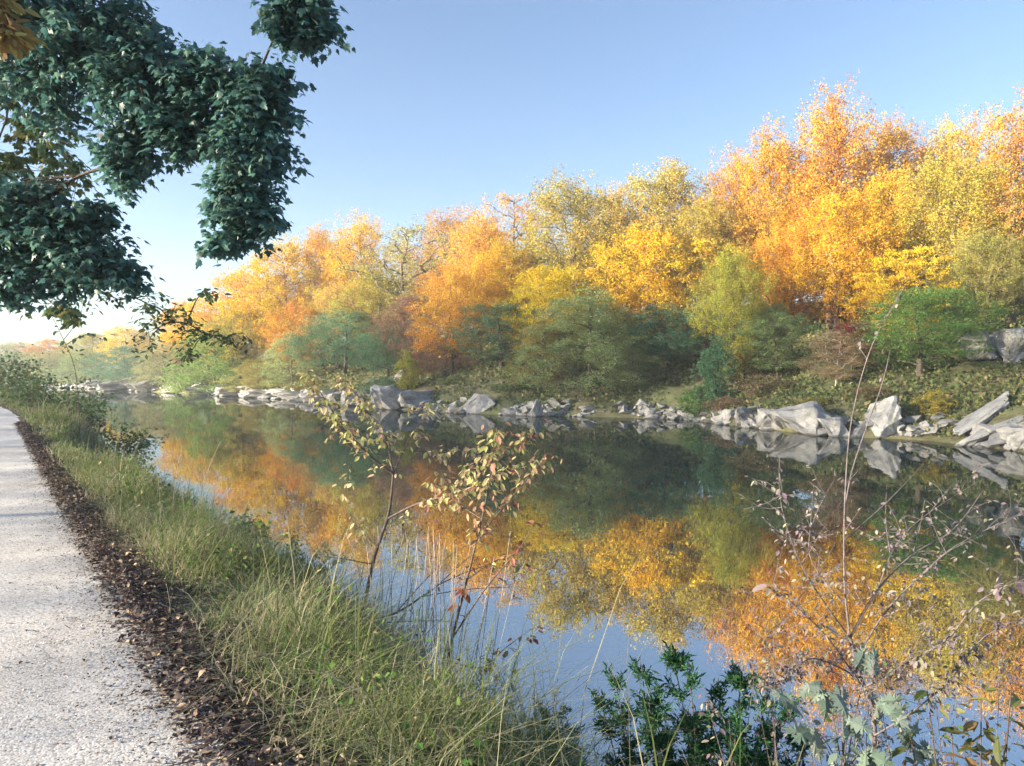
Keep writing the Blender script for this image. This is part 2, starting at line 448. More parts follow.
# unseen leaf cloud in place of a wood, added to filter the low sun
def sun_screen(n=210000, top=29.):
    r = np.random.default_rng(77)
    t = r.uniform(-60, 130, n); p = r.uniform(-48, -26, n)
    crest = top + 2.2 * np.sin(t * .31) + 1.6 * np.sin(t * .83 + 1) + 1.0 * np.sin(t * 2.1)
    t2 = np.clip(t, -39, 130)
    x, y = pathpt(t2, p)
    a0 = t < -39
    y = np.where(a0, y + (t + 39) * .815, y); x = np.where(a0, x - (t + 39) * .58, x)
    z0 = near_z(p)
    z = z0 - .5 + (crest - z0) * r.random(n) ** .8
    L = MB(); L.leaves(np.stack([x, y, z], 1), rnd_unit(n, r), rnd_unit(n, r), .28 * (.6 + .8 * r.random(n)), KITE)
    o = link("sun_screen_leaves", L.mesh("sun_screen_leaves"), leaf_mat("sun_screen_leaf", [(0, (.10, .14, .05)), (.6, (.25, .22, .07)), (1, (.45, .28, .07))], hue=.02, val=.5, trans=.45))
    setup(o, "unseen leaf screen standing in for a wood left of the towpath", "wood", kind="stuff")
sun_screen()

# ------------------------------------------------------------------ haze
def _haze():
    x0, x1, y0, y1, z0, z1 = -255, 58, -44, 236, -4.0, 36
    b = MB()
    V = [[x, y, z] for z in (z0, z1) for y in (y0, y1) for x in (x0, x1)]
    b.add(V, [np.array([[0, 2, 3, 1], [4, 5, 7, 6], [0, 1, 5, 4], [2, 6, 7, 3], [0, 4, 6, 2], [1, 3, 7, 5]])])
    m, nt = newmat("haze_air")
    pv = nd(nt, "ShaderNodeVolumePrincipled")
    pv.inputs["Color"].default_value = (.86, .92, 1.0, 1)
    pv.inputs["Density"].default_value = HAZE_DENSITY
    pv.inputs["Anisotropy"].default_value = .1
    out = nd(nt, "ShaderNodeOutputMaterial"); nt.links.new(pv.outputs[0], out.inputs["Volume"])
    try: m.cycles.homogeneous_volume = True
    except Exception: pass
    o = link("haze", b.mesh("haze"), m); setup(o, kind="stuff")
if HAZE_DENSITY > 0:
    _haze()

# ------------------------------------------------------------------ tree generator
def profile_fn(kind):
    P = {
        'tall':   ([0, .15, .4, .7, .9, 1], [.35, .75, 1.0, .85, .5, .12]),
        'round':  ([0, .2, .45, .75, .92, 1], [.55, .9, 1.0, .8, .45, .1]),
        'weep':   ([0, .1, .35, .65, .9, 1], [.8, .95, 1.0, .8, .42, .1]),
        'cedar':  ([0, .1, .35, .65, .88, 1], [.6, .9, 1.0, .8, .42, .06]),
        'spread': ([0, .25, .5, .8, .95, 1], [.45, .85, 1.0, .85, .5, .2]),
    }[kind]
    return lambda h: np.interp(h, *P)

def gen_tree(seed, kind, H=14., W=8., base=.3, ncl=90, nl=110, leaf=.2, cr=1.0, trunk=.22, lobes=.3, flat=.6, sides=7, tmpl=KITE, limb_show=1.0):
    r = np.random.default_rng(seed)
    prof = profile_fn(kind)
    lob = r.normal(size=(6, 4))
    def rmax(h, th):
        k = 1 + lobes * (np.sin(2 * th + lob[0, 0] * 3 + 4 * h * lob[0, 1]) * .5 + np.sin(3 * th + lob[1, 0] * 3 + 7 * h) * .4 + np.sin(9 * h + lob[2, 0] * 3 + 2 * th) * .35)
        return W / 2 * prof(h) * k
    # trunk
    nT = 14
    zt = np.linspace(0, .93, nT)
    wob = np.cumsum(r.normal(size=(nT, 2)) * .012 * H, axis=0) * zt[:, None]
    tp_ = np.stack([wob[:, 0], wob[:, 1], zt * H], 1)
    pos = [tuple(x) for x in tp_]; par = [-1] + list(range(nT - 1))
    # clusters
    C = []
    tries = 0
    while len(C) < ncl and tries < ncl * 60:
        tries += 1
        h = r.random() ** .9; th = r.random() * 2 * math.pi
        rr = rmax(h, th) * (r.random() ** .42)
        c = np.array([math.cos(th) * rr, math.sin(th) * rr, H * (base + (1 - base) * h * .97)])
        if C and min(np.sum((np.array(C) - c) ** 2, axis=1)) < (cr * .78) ** 2: continue
        C.append(c)
    C = np.array(C)
    order = np.argsort(np.hypot(C[:, 0], C[:, 1]))
    chains = []
    for i in order:
        c = C[i]
        P = np.array(pos)
        dv = c - P
        dist = np.linalg.norm(dv, axis=1)
        cost = dist + np.where(dv[:, 2] < .25 * np.hypot(dv[:, 0], dv[:, 1]), (.5 * np.hypot(dv[:, 0], dv[:, 1]) - dv[:, 2]).clip(0) * 1.2, 0) + np.where(P[:, 2] < base * H * .7, 3, 0)
        j = int(np.argmin(cost)); a = P[j]
        n = 4
        mid = []
        prev = j
        idx = [j]
        for s in np.linspace(0, 1, n + 1)[1:]:
            q = a + (c - a) * s
            q[2] += .10 * dist[j] * math.sin(math.pi * s) * (1 if kind != 'weep' else 1.4)
            q += r.normal(size=3) * .03 * dist[j] * math.sin(math.pi * s)
            pos.append(tuple(q)); par.append(prev); prev = len(pos) - 1; idx.append(prev)
        chains.append(idx)
    n = len(pos); cnt = np.zeros(n)
    for ch in chains: cnt[ch[-1]] += 1
    for k in range(n - 1, 0, -1): cnt[par[k]] += cnt[k]
    P = np.array(pos)
    tot = max(cnt[0], 1)
    rad = trunk * (np.maximum(cnt, .4) / tot) ** .5
    wood = MB()
    rt = np.maximum(rad[:nT], trunk * .12); rt[0] *= 1.35
    rt = np.maximum.accumulate(rt[::-1])[::-1] * np.linspace(1, .75, nT)
    q = P[:nT].copy(); q[0, 2] -= .5
    wood.tube(q, rt, sides)
    for ch in chains:
        rr = rad[ch].copy(); rr[0] = min(rr[0], rr[1] * 1.15); rr[-1] *= .6
        wood.tube(P[ch], rr * limb_show, 4, cap=False)
    # leaves
    L = MB()
    k = r.integers(int(nl * .55), int(nl * 1.45), size=len(C))
    own = np.repeat(np.arange(len(C)), k); m = len(own)
    u = rnd_unit(m, r)
    sc_ = cr * (.7 + .7 * r.random(len(C)))[own]
    ns = 9
    sub = r.normal(size=(len(C), ns, 3)) * .46
    ax = C - np.array([0, 0, H * base]); ax = ax / (np.linalg.norm(ax, axis=1, keepdims=True) + 1e-9)
    sub += ax[:, None, :] * r.normal(size=(len(C), ns, 1)) * .3
    D = sub[own, r.integers(0, ns, m)] + r.normal(size=(m, 3)) * .19
    D *= sc_[:, None]
    D[:, 2] *= flat
    if kind == 'weep': D[:, 2] -= .35 * np.hypot(D[:, 0], D[:, 1])
    pos_l = C[own] + D
    N = u * .7 + np.array([0, 0, .55]) + r.normal(size=(m, 3)) * .55
    T = r.normal(size=(m, 3)) + np.array([0, 0, -.5])
    L.leaves(pos_l, N, T, leaf * (.6 + .8 * r.random(m)), tmpl)
    return wood.mesh("trunk"), L.mesh("crown"), H, W

PROTO = {}
def proto(key, *a, **k):
    PROTO.setdefault(key, []).append(gen_tree(*a, **k))
for s in range(3):
    proto('tall', 11 + s, 'tall', H=16, W=9, base=.26, ncl=190, nl=290, leaf=.118, cr=.95, trunk=.26, lobes=.5, flat=1.2)
for s in range(3):
    proto('round', 31 + s, 'round', H=12, W=9, base=.2, ncl=150, nl=290, leaf=.115, cr=.95, trunk=.22, lobes=.45, flat=.75)
for s in range(2):
    proto('airy', 51 + s, 'spread', H=14, W=9, base=.28, ncl=110, nl=150, leaf=.12, cr=.95, trunk=.26, lobes=.5, limb_show=1.3)
for s in range(2):
    proto('weep', 71 + s, 'weep', H=9, W=8, base=.04, ncl=170, nl=230, leaf=.10, cr=.8, trunk=.18, lobes=.4)
for s in range(2):
    proto('cedar', 91 + s, 'cedar', H=7, W=3.6, base=.03, ncl=90, nl=130, leaf=.14, cr=.55, trunk=.13, lobes=.15, flat=1.0)
for s in range(2):
    proto('layer', 111 + s, 'spread', H=9, W=8, base=.18, ncl=100, nl=270, leaf=.115, cr=.95, trunk=.16, lobes=.45, flat=.33)
for s in range(3):
    proto('bush', 131 + s, 'weep', H=3, W=3.4, base=.05, ncl=45, nl=90, leaf=.12, cr=.5, trunk=.05, lobes=.4, limb_show=.8)

# colours of whole trees (leaf reflectance)
ORANGE = (.50, .245, .035); GOLD = (.53, .32, .03); YELLOW = (.55, .40, .03); RUSTY = (.45, .24, .06); PINKISH = (.46, .30, .09)
OLIVE = (.30, .27, .08); OLIVEGOLD = (.36, .29, .06); YGREEN = (.40, .38, .07); GREEN = (.17, .29, .08); BLUEGREEN = (.13, .24, .13)
DULL = (.23, .29, .12); GREYOL = (.28, .32, .15); PEACH = (.53, .32, .06); TAN = (.34, .26, .15); RED = (.30, .06, .055); BROWN = (.24, .16, .10); DARK = (.05, .095, .05)

_rot = random.Random(3)
def far_tree(px, top, wpx, Y, kind, colr, label, name="tree", cat="tree", bark=None, group="trees on the far bank", v=None, zbase=None):
    vs = PROTO[kind]
    w_, c_, H, W = vs[(v if v is not None else _rot.randrange(99)) % len(vs)]
    x = (px - 512) / F * Y
    z0 = zfar(x, Y) - .1 if zbase is None else zbase
    ztop = CAM_H + (HZ - top) / F * Y
    h = max((ztop - z0) * .965, .5)
    root = empty(name, (x, Y, z0), _rot.random() * 6.28)
    sw = wpx / F * Y / W
    root.scale = (sw, sw, h / H)
    setup(root, label, cat, group)
    m_b = bark or M_BARK
    to = bpy.data.objects.new("trunk" if cat == "tree" else "stem", w_); COL.objects.link(to); to.parent = root
    co = bpy.data.objects.new("crown", c_); COL.objects.link(co); co.parent = root
    if len(w_.materials) == 0: w_.materials.append(M_BARK)
    if len(c_.materials) == 0: c_.materials.append(M_FAR)
    if bark is not None:
        to.material_slots[0].link = 'OBJECT'; to.material_slots[0].material = bark
    j = [1 + _rot.uniform(-.08, .08) for _ in range(3)]
    co.color = (colr[0] * j[0], colr[1] * j[1], colr[2] * j[2], 1)
    return root

FAR = [
 # skyline row
 (1018, 92, 125, 50, 'tall', ORANGE, "tall orange tree on the skyline cut by the right edge of the photo"),
 (950, 118, 95, 54, 'tall', PINKISH, "tall salmon orange tree on the skyline just left of the corner tree"),
 (888, 118, 100, 57, 'tall', RUSTY, "rust and orange skyline tree just right of the highest crown"),
 (828, 92, 120, 54, 'tall', ORANGE, "tallest orange tree, its crown the highest point of the skyline"),
 (772, 126, 100, 56, 'tall', ORANGE, "broad orange skyline tree on the left shoulder of the highest crown"),
 (735, 148, 80, 59, 'tall', RUSTY, "reddish orange tree where the skyline drops left of the tallest trees"),
 (668, 160, 115, 61, 'tall', OLIVEGOLD, "olive gold skyline tree behind the brightest yellow crown"),
 (615, 186, 80, 68, 'tall', PINKISH, "brownish orange tree in the skyline notch between two olive gold crowns"),
 (570, 176, 115, 62, 'tall', OLIVEGOLD, "big olive gold tree rising above the large grey green shore tree"),
 (515, 190, 90, 71, 'airy', PINKISH, "thin crowned pale brown tree on the skyline at centre"),
 (480, 214, 85, 68, 'tall', PEACH, "orange tree below the thin crowned pale brown tree"),
 (450, 209, 90, 86, 'tall', RUSTY, "red brown tree peeping over the skyline behind the grey olive tree"),
 (402, 222, 115, 78, 'airy', OLIVE, "grey olive tree with forking limbs showing on the left skyline"),
 (362, 213, 80, 89, 'tall', GOLD, "gold topped skyline tree left of the grey olive tree with forking limbs"),
 (322, 228, 85, 96, 'tall', ORANGE, "orange skyline tree with a feathery top beside the gold topped one"),
 (288, 238, 105, 91, 'round', GOLD, "wide glowing golden tree, brightest crown on the left half"),
 (245, 268, 90, 99, 'round', GOLD, "golden tree sloping down left of the wide glowing one"),
 (208, 294, 70, 105, 'round', YELLOW, "yellow tree low on the skyline beside the hanging dark branch tips"),
 (183, 298, 42, 108, 'round', GOLD, "small bright yellow tree at the left end of the golden slope"),
 (128, 325, 60, 142, 'round', YELLOW, "far low yellow tree over the blue green trees on the left"),
 (92, 331, 55, 150, 'round', OLIVEGOLD, "far olive yellow tree left of the far low yellow one"),
 (48, 338, 45, 156, 'round', ORANGE, "tiny far orange tree near the left edge above the bank weeds"),
 (12, 341, 60, 158, 'round', GREYOL, "faint grey green tree farthest left under the dark boughs"),
 # middle row
 (1012, 185, 90, 43, 'airy', RUSTY, "thin rusty tree with bare trunks above the rock ledge at the right edge"),
 (948, 152, 115, 45, 'tall', OLIVEGOLD, "large yellow olive tree right of the golden orange crowns"),
 (888, 168, 85, 49, 'tall', GOLD, "golden tree between the yellow olive tree and the tall orange ones"),
 (838, 190, 105, 47, 'tall', GOLD, "bright golden orange tree in front of the tallest skyline tree"),
 (790, 215, 85, 50, 'tall', ORANGE, "orange tree left of the bright golden orange one, lower half shaded"),
 (735, 245, 75, 47, 'tall', YGREEN, "yellow green tree trailing down to the tan shrubs on the slope"),
 (705, 195, 85, 57, 'tall', OLIVEGOLD, "olive gold tree filling the gap right of the brightest yellow crown"),
 (650, 220, 120, 56, 'round', YELLOW, "brightest yellow crown in the middle of the far bank"),
 (545, 262, 95, 57, 'round', YELLOW, "bright yellow tree behind the large grey green shore tree"),
 (505, 240, 90, 64, 'tall', GOLD, "golden orange tree standing between peach and yellow crowns"),
 (452, 264, 90, 61, 'round', PEACH, "peach orange tree standing out above the pointed shore rock"),
 (412, 292, 75, 67, 'round', BROWN, "brownish olive tree left of the peach orange one"),
 (375, 268, 75, 80, 'tall', OLIVEGOLD, "slim olive gold tree above the blue green trees at left centre"),
 (338, 280, 80, 85, 'round', PINKISH, "dull peach tree between the golden slope and the blue green trees"),
 (300, 300, 70, 86, 'round', ORANGE, "low orange tree under the wide glowing golden one"),
 (902, 245, 90, 42, 'layer', YELLOW, "lemon yellow layered tree just above the bright green maple"),
 (768, 300, 60, 47, 'round', DULL, "dull green tree in shadow under the orange crowns"),
 (240, 305, 75, 92, 'round', OLIVEGOLD, "olive gold tree over the green leafy shore thicket"),
 (985, 228, 80, 41, 'tall', OLIVE, "olive tree with leaning grey trunk behind the bright green maple"),
 # row along the shore
 (920, 284, 135, 36.5, 'round', GREEN, "bright green maple spreading behind the white boulder"),
 (856, 318, 45, 40, 'round', RED, "small burgundy red tree left of the bright green maple"),
 (836, 328, 65, 38.5, 'layer', TAN, "pinkish tan tree on a slim white trunk behind the sloping ledge"),
 (778, 310, 90, 44, 'layer', DULL, "grey green layered tree at the head of the grassy slope"),
 (716, 335, 40, 44.5, 'cedar', BLUEGREEN, "smooth blue green cedar with an oval crown"),
 (744, 335, 36, 46, 'cedar', YGREEN, "narrow yellow green tree draped in vines right of the oval cedar"),
 (668, 303, 100, 52, 'round', BLUEGREEN, "dark blue green tree left of the oval cedar"),
 (590, 283, 135, 51.5, 'weep', GREYOL, "large grey green tree drooping to the waterline at centre"),
 (632, 345, 65, 50.5, 'weep', DULL, "low dull green tree on the right skirt of the large drooping tree"),
 (543, 315, 70, 53, 'weep', OLIVE, "olive tree on the left skirt of the large drooping tree"),
 (502, 300, 95, 58, 'round', BLUEGREEN, "dark blue green tree behind the pointed shore rock"),
 (445, 335, 75, 62, 'weep', BROWN, "purple brown thicket tree under the peach orange crown"),
 (408, 350, 24, 60, 'cedar', YGREEN, "little round yellow green sapling on a thin stem above the boulders"),
 (388, 325, 70, 68, 'round', BLUEGREEN, "blue green tree behind the little round sapling"),
 (345, 308, 95, 77, 'round', BLUEGREEN, "broad blue green tree at the foot of the golden slope"),
 (292, 330, 70, 82, 'weep', GREYOL, "grey olive tree leaning over the water left of the broad blue green one"),
 (258, 358, 55, 84, 'weep', OLIVE, "low olive tree drooping onto the rocks at left"),
 (215, 322, 85, 91, 'weep', GREEN, "green leafy thicket tree behind the hanging twig tips"),
 (165, 338, 70, 103, 'weep', GREYOL, "grey olive tree over the long grey shore ledges"),
 (125, 343, 60, 118, 'weep', BLUEGREEN, "blue green tree under the far low yellow one"),
 (85, 348, 60, 128, 'weep', DULL, "dull green tree where the far shore meets the near weeds"),
 (50, 350, 60, 138, 'weep', GREYOL, "pale grey green far tree behind the near bank weeds"),
 (15, 350, 65, 146, 'weep', DULL, "far dull green tree at the left edge over the path end"),
]
for q in FAR:
    bark = None
    if "white trunk" in q[6]: bark = M_BARK_PALE
    elif "olive gold tree filling" in q[6] or "tallest" in q[6]: bark = M_BARK_RED
    nm = "cedar_tree" if q[4] == 'cedar' else ("maple_tree" if "maple spreading" in q[6] else "tree")
    far_tree(*q, name=nm, bark=bark)

BUSH = [
 (936, 388, 36, 32.8, YGREEN, "yellow green bush between the white boulder and the tilted slabs"),
 (762, 372, 60, 42, TAN, "tan dried shrub on the grassy slope"),
 (700, 384, 42, 44.5, GREEN, "dark green shrub at the foot of the oval cedar"),
 (727, 395, 40, 42.5, TAN, "straw coloured shrub above the low white rocks"),
 (430, 388, 26, 57, PINKISH, "small peach coloured bush between two grey boulders"),
 (455, 382, 40, 58, DULL, "dull green bush behind the peach coloured one"),
 (385, 375, 50, 62, BLUEGREEN, "grey green bush topping the left boulders"),
 (345, 385, 45, 70, DULL, "dull bush on the rocks left of the boulders"),
 (520, 398, 50, 53, DULL, "low green bush on the grassy shore right of the pointed rock"),
 (690, 398, 26, 46.5, DULL, "low olive bush beside the square white block"),
 (868, 385, 45, 36, BROWN, "dark purple brown bush left of the white boulder"),
 (980, 385, 40, 35.5, DULL, "grassy green bush on top of the tilted slabs"),
 (815, 395, 40, 37, OLIVE, "olive bush behind the peak of the sloping ledge"),
 (310, 378, 45, 76, OLIVE, "olive bush at the water's edge below the grey olive tree"),
 (190, 372, 50, 93, DULL, "dull green bush on the shore under the green thicket"),
]
for px, top, wpx, Y, c, lab in BUSH:
    far_tree(px, top, wpx, Y, 'bush', c, lab, name="shrub", cat="shrub", group="shrubs on the far bank")

# the wood behind the trees one can tell apart: one mass
def far_wood():
    r = np.random.default_rng(5)
    L = MB(); Wd = MB()
    n = 0
    while n < 150:
        Y = r.uniform(38, 190); px = r.uniform(-60, 1180); x = (px - 512) / F * Y
        d = float(far_d(np.array([x]), np.array([Y]))[0])
        if d < 15 or d > 70: continue
        n += 1
        z0 = zfar(x, Y)
        sky_row = np.interp(px, [0, 100, 200, 300, 450, 600, 730, 800, 1024], [345, 338, 300, 245, 220, 195, 160, 110, 105])
        ht = CAM_H + (HZ - sky_row) / F * Y - z0
        ht = min(ht * r.uniform(.6, .85), r.uniform(9, 15))
        if ht < 2.5: continue
        m = 1300
        u = rnd_unit(m, r); rr = r.random(m) ** .45
        D = u * rr[:, None] * np.array([ht * .3, ht * .3, ht * .5])
        C = np.array([x, Y, z0 + ht * .52]) + D + r.normal(size=(m, 3)) * .4
        L.leaves(C, u + r.normal(size=(m, 3)) * .7, r.normal(size=(m, 3)), .3 * (.6 + .8 * r.random(m)), KITE)
        Wd.tube([[x, Y, z0 - .3], [x + .2, Y, z0 + ht * .5], [x, Y + .2, z0 + ht * .9]], [.2, .14, .05], 5)
    o = link("far_wood", L.mesh("far_wood"), leaf_mat("far_wood_leaf", [(0, (.06, .10, .05)), (.45, (.13, .14, .06)), (.75, (.32, .22, .07)), (1, (.42, .24, .06))], hue=.02, val=.6, trans=.35, patch=.05, pscale=.12))
    setup(o, "shaded wood of mixed green and brown trees behind the far bank's front trees", "wood", kind="stuff")
    t = link("trunks", Wd.mesh("far_wood_trunks"), M_BARK, o); setup(t, kind="stuff")
far_wood()

def undergrowth():
    r = np.random.default_rng(8)
    L = MB()
    m = 170000
    Y = r.uniform(24, 150, m * 3); px = r.uniform(-20, 1120, m * 3)
    x = (px - 512) / F * Y
    d = far_d(x, Y)
    keep = (d > .3) & (d < 26) & (r.random(len(d)) < np.interp(Y, [24, 60, 150], [1, .6, .3]))
    x, Y, d = x[keep], Y[keep], d[keep]
    nz = fbm(x, Y, .25, 2.)
    keep = nz > -.5
    x, Y, d, nz = x[keep], Y[keep], d[keep], nz[keep]
    z = far_z(x, Y)
    hh = np.clip(nz + .5, .15, 1) * np.interp(d, [.3, 1, 6, 14], [.4, .3, .35, 1.1])
    C = np.stack([x, Y, z + r.random(len(x)) * hh], 1)
    L.leaves(C, r.normal(size=(len(x), 3)) + [0, 0, .4], r.normal(size=(len(x), 3)) + [0, 0, .6], np.interp(Y, [24, 150], [.16, .45]) * (.6 + .8 * r.random(len(x))), KITE)
    o = link("undergrowth", L.mesh("undergrowth"), leaf_mat("undergrowth_leaf", [(0, (.09, .14, .05)), (.5, (.17, .22, .08)), (.82, (.27, .26, .12)), (1, (.36, .28, .15))], hue=.02, val=.6, trans=.3, patch=.05, pscale=.2))
    setup(o, "low grass and undergrowth covering the far bank between rocks and trunks", "undergrowth", kind="stuff")
undergrowth()

# ------------------------------------------------------------------ rocks of the far shore
def _rock_mat():
    m, nt = newmat("grey_rock")
    tc = nd(nt, "ShaderNodeTexCoord"); v = tc.outputs["Object"]
    mp = nd(nt, "ShaderNodeMapping"); mp.inputs["Scale"].default_value = (1, 1, 2.0); mp.inputs["Rotation"].default_value = (.35, .25, 0); nt.links.new(v, mp.inputs[0])
    n1 = noise(nt, 1.3, 8, .7, vec=mp.outputs[0]); n2 = noise(nt, 2.2, 5, .6, vec=v)
    oi = nd(nt, "ShaderNodeObjectInfo")
    c = ramp(nt, n1, [(.30, (.09, .09, .092)), (.40, (.24, .235, .23)), (.55, (.33, .325, .315)), (.75, (.43, .42, .405))])
    c = mixc(nt, 1., c, oi.outputs["Color"], 'MULTIPLY')
    f = ramp(nt, n2, [(.56, (0, 0, 0)), (.68, (1, 1, 1))])
    c = mixc(nt, mathn(nt, 'MULTIPLY', f, .55), c, (.13, .14, .08))
    geo = nd(nt, "ShaderNodeNewGeometry")
    # cracks, and the dark wet line the water leaves
    vo = nd(nt, "ShaderNodeTexVoronoi", feature='DISTANCE_TO_EDGE'); vo.inputs["Scale"].default_value = .9
    wv = nd(nt, "ShaderNodeVectorMath", operation='ADD'); nt.links.new(geo.outputs["Position"], wv.inputs[0])
    nv = nd(nt, "ShaderNodeTexNoise"); nv.inputs["Scale"].default_value = 1.7; nt.links.new(geo.outputs["Position"], nv.inputs["Vector"]); nt.links.new(nv.outputs["Color"], wv.inputs[1])
    mv = nd(nt, "ShaderNodeMapping"); mv.inputs["Scale"].default_value = (1.2, 1.2, 2.6); mv.inputs["Rotation"].default_value = (.3, .4, .2); nt.links.new(wv.outputs[0], mv.inputs[0]); nt.links.new(mv.outputs[0], vo.inputs["Vector"])
    cr = ramp(nt, vo.outputs[0], [(.0, (1, 1, 1)), (.035, (0, 0, 0))])
    c = mixc(nt, mathn(nt, 'MULTIPLY', cr, .4), c, (.08, .08, .08))
    sx = nd(nt, "ShaderNodeSeparateXYZ"); nt.links.new(geo.outputs["Position"], sx.inputs[0])
    wl = ramp(nt, mathn(nt, 'MULTIPLY_ADD', n2, -.3, mathn(nt, 'ADD', sx.outputs[2], .15)), [(.03, (1, 1, 1)), (.10, (0, 0, 0))])
    c = mixc(nt, mathn(nt, 'MULTIPLY', wl, .7), c, (.06, .06, .05))
    p = nd(nt, "ShaderNodeBsdfPrincipled"); p.inputs["Roughness"].default_value = .85; p.inputs["Specular IOR Level"].default_value = .25
    nt.links.new(c, p.inputs["Base Color"])
    b = nd(nt, "ShaderNodeBump"); b.inputs["Strength"].default_value = .9; b.inputs["Distance"].default_value = .12
    nt.links.new(n1, b.inputs["Height"]); nt.links.new(b.outputs[0], p.inputs["Normal"])
    out = nd(nt, "ShaderNodeOutputMaterial"); nt.links.new(p.outputs[0], out.inputs[0])
    return m
M_ROCK = _rock_mat()
import bmesh
def rock_mesh(seed, npts=16, squash=(1, 1, 1), strata=0.):
    r = np.random.default_rng(seed)
    bm = bmesh.new()
    for k in range(npts):
        u = rnd_unit(1, r)[0]; u = np.sign(u) * np.abs(u) ** np.array([.8, .8, .55])
        u *= r.uniform(.8, 1.05)
        bm.verts.new(u * np.array(squash))
    res = bmesh.ops.convex_hull(bm, input=bm.verts)
    bmesh.ops.delete(bm, geom=list({e for e in res['geom_unused'] + res['geom_interior'] if isinstance(e, bmesh.types.BMVert)}), context='VERTS')
    bmesh.ops.bevel(bm, geom=list(bm.edges), offset=.035, segments=1, affect='EDGES')
    bmesh.ops.triangulate(bm, faces=bm.faces[:])
    bmesh.ops.subdivide_edges(bm, edges=bm.edges[:], cuts=3, use_grid_fill=True)
    bm.normal_update()
    for v in bm.verts:
        p = v.co * 1.6 + Vector((seed * 3.1, 0, 0))
        k = mnoise.fractal(p, .8, 2., 5) * .15 + .05 * (mnoise.cell(Vector((p.x * 1.5, p.y * 1.5, p.z * 4 + p.x))) - .5)
        if strata: k += strata * (abs((v.co.z * 3.3 + v.co.x * .5) % 1 - .5) - .25)
        v.co += v.normal * k
    zmin = min(v.co.z for v in bm.verts); zmax = max(v.co.z for v in bm.verts)
    xs = max(abs(v.co.x) for v in bm.verts)
    for v in bm.verts:
        v.co.z = (v.co.z - zmin) / (zmax - zmin); v.co.x /= xs; v.co.y /= xs
    me = bpy.data.meshes.new("boulder"); bm.to_mesh(me); bm.free()
    me.materials.append(M_ROCK)
    return me
ROCKS = [rock_mesh(s, 10 + s % 4, strata=.2 if s % 2 else .1) for s in range(1, 9)]
BL = [
 # px, waterline row, width px, height px, tone, label, variant, tilt
 (893, 438, 62, 42, 1.25, "big white angular boulder at the water's edge below the bright green maple", 0, (0, 0)),
 (920, 437, 30, 26, 1.1, "white block leaning on the right side of the big white boulder", 3, (0, .2)),
 (808, 435, 68, 31, 1.15, "pale sloping rock with a peak, largest of the rocks left of the white boulder", 5, (0, -.12)),
 (833, 437, 34, 20, 1.05, "low pale rock at the right foot of the peaked sloping rock", 5, (0, .1)),
 (776, 431, 46, 22, 1.05, "long low pale rock left of the peaked sloping rock", 1, (0, 0)),
 (750, 427, 28, 20, 1.0, "rounded grey rock with dark cracks left of the long low one", 4, (0, 0)),
 (735, 425, 24, 17, .95, "small grey rock below the straw coloured shrub", 6, (0, 0)),
 (709, 421, 24, 22, 1.1, "whitish pointed rock where the grassy shore begins", 7, (0, .15)),
 (646, 417, 22, 18, 1.35, "square white block standing alone at the water's edge", 3, (0, 0)),
 (659, 417, 15, 8, .8, "low dark stone at the right foot of the square white block", 5, (0, 0)),
 (537, 417, 17, 18, 1.1, "small upright white rock left of the drooping tree", 0, (0, 0)),
 (479, 414, 42, 20, 1.1, "pale pointed rock in the water below the peach orange tree", 2, (0, 0)),
 (497, 414, 26, 10, 1.0, "flat stone at the right foot of the pale pointed rock", 5, (0, 0)),
 (452, 408, 22, 18, 1.1, "pale leaning rock between the pointed rock and the broad boulder", 7, (0, .2)),
 (419, 411, 46, 21, 1.05, "broad rounded grey boulder, right one of the pair at the waterline", 4, (0, 0)),
 (384, 410, 44, 25, 1.05, "broad humped grey boulder, left one of the pair at the waterline", 1, (0, 0)),
 (356, 406, 40, 17, .95, "grey rock left of the humped boulder behind the yellow leaves", 6, (0, 0)),
 (398, 388, 36, 16, .8, "dull grey rock set back above the pair of boulders", 2, (0, 0)),
 (330, 402, 36, 12, 0.61, "low grey ledge behind the top of the yellow leaved sapling", 5, (0, 0)),  # tones of the left ledges have shade painted into the rock colour
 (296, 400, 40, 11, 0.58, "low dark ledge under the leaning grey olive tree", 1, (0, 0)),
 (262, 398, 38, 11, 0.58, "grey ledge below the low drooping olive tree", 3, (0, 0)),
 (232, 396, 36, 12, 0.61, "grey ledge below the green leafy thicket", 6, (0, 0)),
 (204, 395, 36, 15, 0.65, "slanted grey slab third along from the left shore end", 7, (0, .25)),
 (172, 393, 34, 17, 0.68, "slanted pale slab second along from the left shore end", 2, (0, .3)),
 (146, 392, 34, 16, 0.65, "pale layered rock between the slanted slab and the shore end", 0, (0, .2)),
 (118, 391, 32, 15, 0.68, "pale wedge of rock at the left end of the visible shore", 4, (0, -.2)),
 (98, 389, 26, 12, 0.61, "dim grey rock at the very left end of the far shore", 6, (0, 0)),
 (1003, 447, 62, 22, 1.0, "heap of pale broken rock at the waterline by the right edge", 1, (0, 0)),
 (955, 441, 30, 14, 1.0, "low grey stone between the white boulder and the tilted slabs", 5, (0, 0)),
 (975, 444, 26, 14, .9, "grey stone at the foot of the tilted slabs", 6, (0, 0)),
 (862, 438, 26, 16, .8, "dark jagged stone left of the big white boulder", 7, (0, 0)),
 (1030, 452, 40, 26, 1.05, "pale rock cut by the right edge of the photo at the waterline", 4, (0, 0)),
]
